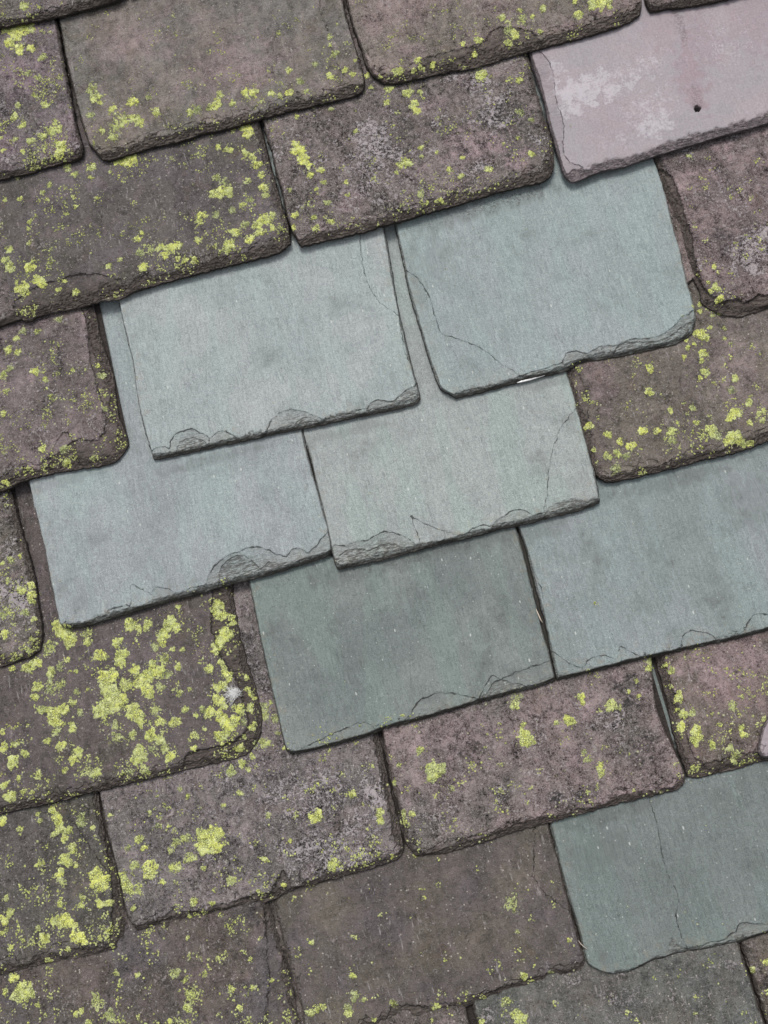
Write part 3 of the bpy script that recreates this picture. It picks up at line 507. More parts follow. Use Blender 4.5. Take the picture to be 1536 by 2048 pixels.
def height(d, p):
    """top surface height (mm) at roof-local points p, plus masks"""
    x, y = p[:, 0], p[:, 1]; sd_ = d['seed'] * 3
    new = d['kind'] != OLD
    z = d['H'] - SLOPE * (y - d['Y0'])
    z = z + (0.9 if not new else .45) * fbm(x, y, 130, sd_, 2) + (.40 if not new else .12) * fbm(x, y, 28, sd_ + 5, 2) + (.18 if not new else .035) * fbm(x, y, 7, sd_ + 9, 3, .6)
    dt = seg_dist(p, d['Tp']); dl = seg_dist(p, d['Lp']); dr = seg_dist(p, d['Rp'])
    n8 = fbm(x, y, 11, sd_ + 20, 3, .55); n30 = fbm(x, y, 38, sd_ + 40, 2)
    drop = np.zeros(len(p)); Tk = d['Tk']; crk = np.full(len(p), 20.0); n3s = fbm(x, y, 4, sd_ + 25, 3, .6)
    for dd, w, am in ((dt, d['wt'], .62), (dl, d['wl'], .5), (dr, d['wr'], .5)):
        w = w * (1 + .55 * n30 + .35 * n8); w = np.maximum(w, .8)
        u = np.clip(1 - dd / w, 0, 1)
        b = Tk * am * (u ** 1.25 if not new else u ** 1.1)
        step = 1.7 if not new else .8
        ja = .75 * n8 + .35 * n3s
        t = b / step + ja; fl = np.floor(t); q = (fl + sstep(.72, .94, t - fl) - ja * .6) * step
        b2 = np.where(b > .05, np.maximum(.18 * b + .82 * q, 0), 0)
        crk = np.minimum(crk, np.where((b > .25), np.abs(t - fl - .86) * 4.5 + (0 if not new else .35), 20.0))
        b = b2
        drop = np.maximum(drop, b)
    crA = np.full(len(p), -20.0); crB = np.full(len(p), -20.0); seen = []
    nl = fbm(x, y, 6, sd_ + 60, 3, .6) * (1.1 if new else 2.2)
    for poly, dep, slp in d['led']:
        dep0 = dep
        lo, hi = poly.min(0) - 22, poly.max(0) + 22
        m = (x > lo[0]) & (x < hi[0]) & (y > lo[1]) & (y < hi[1])
        if not m.any(): continue
        pm = p[m]; sdist = seg_dist(pm, poly, True) * np.where(inside(pm, poly), 1, -1) + nl[m]
        cen_ = poly.mean(0)[None]; tgt = crB if any(inside(cen_, q)[0] for q in seen) else crA; seen.append(poly)
        tgt[m] = np.maximum(tgt[m], sdist * (1 + 2.2 * max(0, .62 - dep0) if new else 1.15 + 1.2 * max(0, 1.0 - dep)))
        dep = dep * (1 + .25 * n30[m])
        drop[m] = np.minimum(drop[m] + dep * sstep(-.5, .7, sdist) + slp * np.clip(sdist, 0, 30), Tk * .8)
    if new:   # small flakes all along the dressed tail
        f = fbm(x, y, 5, sd_ + 80, 3, .6)
        small = sstep(0, .4, (5.0 + 5 * n30) * .6 + 5 * f - dt)
        drop = np.minimum(drop + .45 * small, Tk * .8); crA = np.maximum(crA, (5.0 + 5 * n30) * .6 + 5 * f - dt)
    else:
        f = fbm(x, y, 16, sd_ + 80, 3, .55); w2 = d['wt'] * (1.1 + .5 * n30) + 6 * f
        drop = drop + .5 * sstep(-.5, .8, w2 - dt); crA = np.maximum(crA, (w2 - dt) * (1.25 + 1.2 * np.abs(n8)))
        drop = np.minimum(drop, Tk * .82)
    z = z - drop
    if 'hole' in d:
        hx, hy, hr = d['hole']; c = px_to_plane([(hx, hy)], d['zf'])[0]; rr = np.hypot(x - c[0], y - c[1])
        z = z - Tk * 1.6 * sstep(hr * .66, hr * .45, rr) - .5 * sstep(hr * 1.9, hr * .8, rr + .8 * n8)
        crk = np.where(rr < hr * .62, 0.0, crk); drop = np.where(rr < hr * .6, Tk, drop)  # hole interior also masked dark, painting in shade on top of its depth
    crack = (crA, crB, crk)
    return z, drop, crack, np.minimum(dt, np.minimum(dl, dr) + 4)

def spacing(total, fine_in, fine_out, edge):
    """0..total stations, fine near both ends"""
    s = [0.0]
    while s[-1] < total:
        dd = min(s[-1], total - s[-1]); s.append(s[-1] + (fine_out if dd < edge else fine_in))
    a = np.array(s); return a / a[-1]

def build_slate(k, d, coarse=False):
    sd_ = d['seed'] * 3
    # columns
    _, wT = resample(d['Tp'], [0, 1])
    ss = spacing(wT, 1.45, .95, 9)
    bp, _ = resample(d['Tp'], ss)
    ok = to_px(np.column_stack([bp, np.zeros(len(bp))]))
    vis = (ok[:, 0] > -60) & (ok[:, 0] < 1650) & (ok[:, 1] < 2150)
    if coarse: vis[:] = False
    keep = np.zeros(len(ss), bool); last = -1e9
    for i in range(len(ss)):
        pos = ss[i] * wT
        if vis[i] or pos - last >= 6 or i in (0, len(ss) - 1): keep[i] = True; last = pos
    ss = ss[keep]
    # rows
    _, hL = resample(d['Lp'], [0, 1]); fine_h = min(hL, COURSE + 34)
    tt = [0.0]
    while tt[-1] < hL:
        h = tt[-1]; st = 1.0 if h < 24 else 1.5 if h < fine_h else 7.0
        if coarse or not vis.any(): st = 5.0 if h < fine_h else 12.0
        tt.append(h + st)
    tt = np.array(tt); tt = tt / tt[-1]
    B, _ = resample(d['Tp'], ss); L, _ = resample(d['Lp'], tt); R, _ = resample(d['Rp'], tt)
    # ragged outline
    def jag(q, poly_n, am):
        t = np.gradient(q, axis=0); ln = np.hypot(t[:, 0], t[:, 1]) + 1e-9; nrm = np.stack([-t[:, 1], t[:, 0]], 1) / ln[:, None]
        o = am * fbm(q[:, 0], q[:, 1], 9, sd_ + poly_n, 4, .62)
        return q + nrm * o[:, None]
    am = 1.05 if d['kind'] == OLD else .6
    B2, L2, R2 = jag(B, 3, am), jag(L, 4, am * .9), jag(R, 5, am * .9)
    c00 = (B2[0] + L2[0]) / 2; c10 = (B2[-1] + R2[0]) / 2
    B2[0] = L2[0] = c00; B2[-1] = R2[0] = c10
    Tq = L2[-1][None] * (1 - ss[:, None]) + R2[-1][None] * ss[:, None]
    s_, t_ = ss[None, :, None], tt[:, None, None]
    G = (1 - t_) * B2[None] + t_ * Tq[None] + (1 - s_) * L2[:, None] + s_ * R2[:, None] \
        - ((1 - s_) * (1 - t_) * B2[0] + s_ * (1 - t_) * B2[-1] + (1 - s_) * t_ * Tq[0] + s_ * t_ * Tq[-1])
    nr, nc = G.shape[:2]
    pts = G.reshape(-1, 2)
    z, drop, crack, edge = height(d, pts)
    V = np.column_stack([pts, z])
    quads = []
    idx = np.arange(nr * nc).reshape(nr, nc)
    quads.append(np.stack([idx[:-1, :-1], idx[:-1, 1:], idx[1:, 1:], idx[1:, :-1]], -1).reshape(-1, 4))
    # ring round the outline: tail, right, top, left
    ring = np.concatenate([idx[0, :], idx[1:, -1], idx[-1, ::-1][1:], idx[::-1, 0][1:-1]])
    nR = len(ring); rp = V[ring]
    cen = rp[:, :2].mean(0)
    zb = d['H'] - SLOPE * (rp[:, 1] - d['Y0']) - d['Tk'] + .2 * fbm(rp[:, 0], rp[:, 1], 20, sd_ + 70, 2)
    walls = [ring]; base = len(V); add = []
    nxt = np.roll(rp[:, :2], -1, 0) - np.roll(rp[:, :2], 1, 0); nn = np.stack([nxt[:, 1], -nxt[:, 0]], 1); nn /= np.hypot(nn[:, 0], nn[:, 1])[:, None] + 1e-9
    NW = 3
    for j in range(1, NW + 1):
        f = j / NW
        o = (.35 * fbm(rp[:, 0] + j * 50, rp[:, 1], 7, sd_ + 90 + j, 2) + (1.5 if d['kind'] != OLD else 1.2) * (f if j < NW else .62))
        zz = rp[:, 2] * (1 - f) + np.minimum(zb, rp[:, 2] - .4) * f
        add.append(np.column_stack([rp[:, :2] + nn * o[:, None], zz])); walls.append(np.arange(base + (j - 1) * nR, base + j * nR))
    for a, b in zip(walls[:-1], walls[1:]):
        quads.append(np.stack([a, b, np.roll(b, -1), np.roll(a, -1)], -1))
    V = np.vstack([V] + add)
    n_top = nr * nc
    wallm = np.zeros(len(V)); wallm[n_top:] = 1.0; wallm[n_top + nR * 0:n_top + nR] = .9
    # underside: coarse cap through the tail/top columns
    last = walls[-1]
    tail = last[:nc]; topr = last[nc + nr - 2: nc + nr - 2 + nc][::-1]
    quads.append(np.stack([tail[:-1], topr[:-1], topr[1:], tail[1:]], -1))
    Q = np.vstack(quads)
    cx = float(np.mean(d['Tp'][:, 0])); cy = float(np.mean(d['Tp'][:, 1])); cz = d['H']
    org = np.array([cx, cy, cz])
    me = bpy.data.meshes.new('slate')
    me.vertices.add(len(V)); me.vertices.foreach_set('co', ((V - org) / 1000.0).astype(np.float32).ravel())
    me.loops.add(len(Q) * 4); me.loops.foreach_set('vertex_index', Q.astype(np.int32).ravel())
    me.polygons.add(len(Q)); me.polygons.foreach_set('loop_start', np.arange(0, len(Q) * 4, 4, dtype=np.int32))
    me.polygons.foreach_set('loop_total', np.full(len(Q), 4, np.int32))
    sm = np.ones(len(Q), bool)
    nq = len(quads[0]); dq = drop[quads[0]].mean(1); sm[:nq] = dq < .5; sm[nq:] = False
    me.polygons.foreach_set('use_smooth', sm)
    me.update(calc_edges=True)
    px = to_px(V[:n_top]); nz = fbm(px[:, 0], px[:, 1], 22, sd_ + 100, 4, .6)
    def at(name, arr, fill=0.0):
        full = np.full(len(V), fill, np.float32); full[:len(arr)] = arr
        a = me.attributes.new(name, 'FLOAT', 'POINT'); a.data.foreach_set('value', full)
    at('drop', drop, 4.0); at('crackA', crack[0], -20.0); at('crackB', crack[1], -20.0); at('strata', crack[2], 20.0); at('edge', edge, 0.0)
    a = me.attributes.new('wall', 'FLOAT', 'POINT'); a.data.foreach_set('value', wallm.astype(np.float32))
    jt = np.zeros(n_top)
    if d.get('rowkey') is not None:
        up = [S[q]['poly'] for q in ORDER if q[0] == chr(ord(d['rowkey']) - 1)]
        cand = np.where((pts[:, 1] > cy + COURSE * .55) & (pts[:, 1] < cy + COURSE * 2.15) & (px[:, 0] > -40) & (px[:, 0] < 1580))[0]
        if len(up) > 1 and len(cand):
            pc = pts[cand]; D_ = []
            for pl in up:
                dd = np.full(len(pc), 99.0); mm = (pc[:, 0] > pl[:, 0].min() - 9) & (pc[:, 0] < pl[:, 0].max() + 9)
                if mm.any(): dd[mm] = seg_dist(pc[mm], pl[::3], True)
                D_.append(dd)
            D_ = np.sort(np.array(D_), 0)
            jt[cand] = sstep(6.5, 3.5, D_[0] + D_[1] + 2.2 * nz[cand])  # mask for grit and painted shade between neighbouring slates above
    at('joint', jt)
    at('crust', blob(px, d.get('crustb', []), nz)); at('pink', blob(px, d.get('pinkb', []), nz)); at('darkpatch', blob(px, d.get('darkb', []), nz)); at('grime', blob(px, d.get('grimeb', []), nz))
    o = bpy.data.objects.new('slate', me); scene.collection.objects.link(o)
    o.parent = root; o.location = org / 1000.0
    if d.get('label'): o['label'] = d['label']
    me.materials.append(d['mat'])
    d['obj'] = o; d['org'] = org
    return len(Q)

def mat_lilac(seed, d):
    s = NT('lilac_slate'); c = s.coords(seed); cs = s.coords(seed + 5, (1, .12, 1), -.15)
    n1 = s.noise(c, 1 / 80, 3, .6); n2 = s.noise(c, 1 / 22, 5, .6); n3 = s.noise(c, 1 / 2.4, 4, .7); n4 = s.noise(c, 1 / 1, 2, .6); st = s.noise(cs, 1 / 2.5, 4, .7)
    col = s.mix(s.ramp(n1, .38, .62), d['base'], d['second'])
    col = s.mix(s.math('MULTIPLY', s.attr('pink'), .7), col, (.30, .225, .245))
    col = s.mix(s.ramp(n2, .5, .7, 0, .3), col, (.31, .295, .32))
    k = s.math('ADD', s.ramp(n3, .25, .75, .82, 1.18, False), s.math('ADD', s.ramp(st, .3, .7, -.07, .07, False), s.ramp(n4, .25, .75, -.08, .08, False)))
    col = s.mix(1.0, col, s.combine(k), 'MULTIPLY')
    nw = s.noise(s.coords(seed + 61), 1 / 11, 6, .75, .5)
    cf = s.ramp(s.math('ADD', s.math('MULTIPLY', s.attr('crust'), .8), s.math('ADD', s.math('MULTIPLY', s.math('SUBTRACT', nw, .5), 2.6), s.math('MULTIPLY', s.math('SUBTRACT', n3, .5), 1.5))), .28, 1.05, 0, .50)
    cf = s.math('MULTIPLY', cf, s.ramp(s.attr('crust'), .0, .3))
    col = s.mix(cf, col, (.56, .53, .56))
    col = s.mix(s.math('MULTIPLY', s.attr('darkpatch'), s.ramp(n3, .6, .4, .1, 1)), col, (.13, .10, .10))
    v = s.vor(c, 1 / 9.0); col = s.mix(s.math('MULTIPLY', s.ramp(v, .06, .03, 0, 1), s.ramp(n2, .45, .55, 0, .8)), col, (.7, .68, .66))
    cr = s.math('ADD', s.cracks(), s.math('MULTIPLY', s.math('SUBTRACT', n3, .5), 1.2))
    col = s.mix(s.math('MULTIPLY', s.ramp(cr, .9, .15, 0, 1), s.ramp(s.noise(c, 1 / 12, 2), .35, .55, .15, .85)), col, (.06, .045, .05))
    strat = s.noise(s.coords(seed, (.22, 1, 2)), 1 / 1.6, 4, .7)
    col = s.mix(s.ramp(s.attr('drop'), .2, 1.3, 0, .9), col, s.mix(s.ramp(strat, .35, .65), (.05, .04, .04), (.24, .20, .205)))
    col = s.mix(s.ramp(s.attr('wall'), .2, .8, 0, .8), col, (.05, .042, .042))  # edge faces coloured dark, shade painted in
    h = s.math('ADD', s.math('MULTIPLY', n3, .6), s.math('ADD', s.math('MULTIPLY', st, .4), s.math('MULTIPLY', cf, .5)))
    return s.finish(col, .62, [(h, .0007, .75), (s.noise(c, 1 / 16, 3, .5), .002, .5), (s.ramp(cr, 0, 1.2), .0008, .7)], .16)

for k in S: S[k]['seed'] = hash_id(k)
# references first
for k in ORDER:
    if 'over' not in S[k]: prepare(k, S[k])
for k in ORDER:
    if 'over' in S[k]: prepare(k, S[k])

# ------------------------------------------------------------------ slates of the same courses outside the frame
row_of = {}
for k in ORDER:
    if k[0] != 'X': row_of.setdefault(k[0], []).append(k)
def add_fringe():
    out = []
    rows = sorted(row_of)
    ytail = {r: float(np.mean([S[k]['Y0'] for k in row_of[r]])) for r in rows}
    def mk(x0, x1, y, nm):
        d = dict(kind=OLD, H=0.0, Tk=9.5, wt=10, wl=5, wr=5, ledges=[], label=None, seed=hash_id(nm), Y0=y, zf=lambda Y, y=y: -SLOPE * (Y - y), top=y + LEN * COURSE, led=[],
                 base=(.14, .12, .122), second=(.115, .10, .10))
        xs = np.linspace(x0, x1, 7); d['Tp'] = np.stack([xs, y + 2 * np.sin(xs)], 1)
        d['Lp'] = np.array([(x0, y), (x0, d['top'])]); d['Rp'] = np.array([(x1, y), (x1, d['top'])]); d['poly'] = np.vstack([d['Tp'], d['Rp'][1:], d['Lp'][::-1][:-1]])
        out.append((nm, d))
    for r in rows:
        ks = row_of[r]
        lo = min(float(S[k]['Tp'][:, 0].min()) for k in ks); hi = max(float(S[k]['Tp'][:, 0].max()) for k in ks)
        x = lo - 4; i = 0
        while x > -760: mk(x - 290, x, ytail[r] + random.uniform(-3, 3), 'l%s%d' % (r, i)); x -= 294; i += 1
        x = hi + 4
        while x < 760: mk(x, x + 290, ytail[r] + random.uniform(-3, 3), 'r%s%d' % (r, i)); x += 294; i += 1
    yA, yI = ytail[rows[0]], ytail[rows[-1]]
    for j, y in enumerate((yI - COURSE, yA + COURSE, yA + 2 * COURSE)):
        x = -800 + 150 * (j % 2)
        while x < 760: mk(x, x + 290, y, 'x%d%d' % (j, int(x))); x += 294
    return out
# the material of each slate
S['G3'].update(contrast=1.0, base=tuple(v * 1 for v in S['G3']['base']), second=tuple(v * 1 for v in S['G3']['second']))
S['B0'].update(contrast=1.1, base=tuple(v * 1 for v in S['B0']['base']), second=tuple(v * 1 for v in S['B0']['second']))
S['E3'].update(contrast=0.85, base=tuple(v * 0.95 for v in S['E3']['base']), second=tuple(v * 0.95 for v in S['E3']['second']))
S['I1'].update(contrast=0.8, base=tuple(v * 0.9 for v in S['I1']['base']), second=tuple(v * 0.9 for v in S['I1']['second']))
S['H0'].update(contrast=0.8, base=tuple(v * 0.85 for v in S['H0']['base']), second=tuple(v * 0.85 for v in S['H0']['second']))
S['G0'].update(contrast=0.8, base=tuple(v * 0.85 for v in S['G0']['base']), second=tuple(v * 0.85 for v in S['G0']['second']))
S['E0'].update(contrast=1.2, base=tuple(v * 1 for v in S['E0']['base']), second=tuple(v * 1 for v in S['E0']['second']))
S['G2'].update(contrast=1.2, base=tuple(v * 1 for v in S['G2']['base']), second=tuple(v * 1 for v in S['G2']['second']))
S['G1'].update(contrast=1.15, base=tuple(v * 1 for v in S['G1']['base']), second=tuple(v * 1 for v in S['G1']['second']))
S['D3'].update(contrast=1.2, base=tuple(v * 1 for v in S['D3']['base']), second=tuple(v * 1 for v in S['D3']['second']))
S['C1'].update(contrast=1.25, base=tuple(v * 1 for v in S['C1']['base']), second=tuple(v * 1 for v in S['C1']['second']))
S['D0'].update(contrast=0.95, base=tuple(v * 0.97 for v in S['D0']['base']), second=tuple(v * 0.97 for v in S['D0']['second']))
S['B1'].update(contrast=0.75, base=tuple(v * 1 for v in S['B1']['base']), second=tuple(v * 1 for v in S['B1']['second']))
S['H1'].update(contrast=0.55, base=tuple(v * 0.88 for v in S['H1']['base']), second=tuple(v * 0.88 for v in S['H1']['second']))
S['F0'].update(contrast=0.65, base=tuple(v * 0.85 for v in S['F0']['base']), second=tuple(v * 0.85 for v in S['F0']['second']))
S['C0'].update(contrast=0.7, base=tuple(v * 0.9 for v in S['C0']['base']), second=tuple(v * 0.9 for v in S['C0']['second']))
for k in ORDER:
    d = S[k]; sd_ = d['seed']
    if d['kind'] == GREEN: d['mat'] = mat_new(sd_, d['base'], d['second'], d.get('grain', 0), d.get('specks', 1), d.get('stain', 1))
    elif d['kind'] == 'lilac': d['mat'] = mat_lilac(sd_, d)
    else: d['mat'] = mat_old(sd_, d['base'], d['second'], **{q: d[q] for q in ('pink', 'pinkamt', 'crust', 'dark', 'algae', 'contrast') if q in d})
tot = 0
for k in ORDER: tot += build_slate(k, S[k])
fr_mats = [mat_old(500 + i, b, s2) for i, (b, s2) in enumerate((((.14, .12, .122), (.115, .10, .10)), ((.165, .135, .14), (.12, .105, .105)), ((.125, .115, .105), (.11, .10, .10))))]
for i, (nm, d) in enumerate(add_fringe()):
    d['mat'] = fr_mats[i % 3]; tot += build_slate(nm, d, True)
print("slate faces", tot)

# ------------------------------------------------------------------ boarding under the slates
bm_mat = mat_plain('sarking_timber', (.05, .038, .028), .8, .3, 1 / 12.0)
def box_mesh(name, sx, sy, sz):
    me = bpy.data.meshes.new(name)
    v = [(x * sx / 2, y * sy / 2, z * sz / 2) for z in (-1, 1) for y in (-1, 1) for x in (-1, 1)]
    f = [(0, 2, 3, 1), (4, 5, 7, 6), (0, 1, 5, 4), (2, 6, 7, 3), (0, 4, 6, 2), (1, 3, 7, 5)]
    me.from_pydata(v, [], f); me.materials.append(bm_mat); return me
bme = box_mesh('board', 1.9, .144, .018)
for i in range(-7, 13):
    o = bpy.data.objects.new('sarking_board', bme); scene.collection.objects.link(o); o.parent = root
    o.location = (0, i * .147, -.066)

# ------------------------------------------------------------------ lichen
LM = mat_lichen()
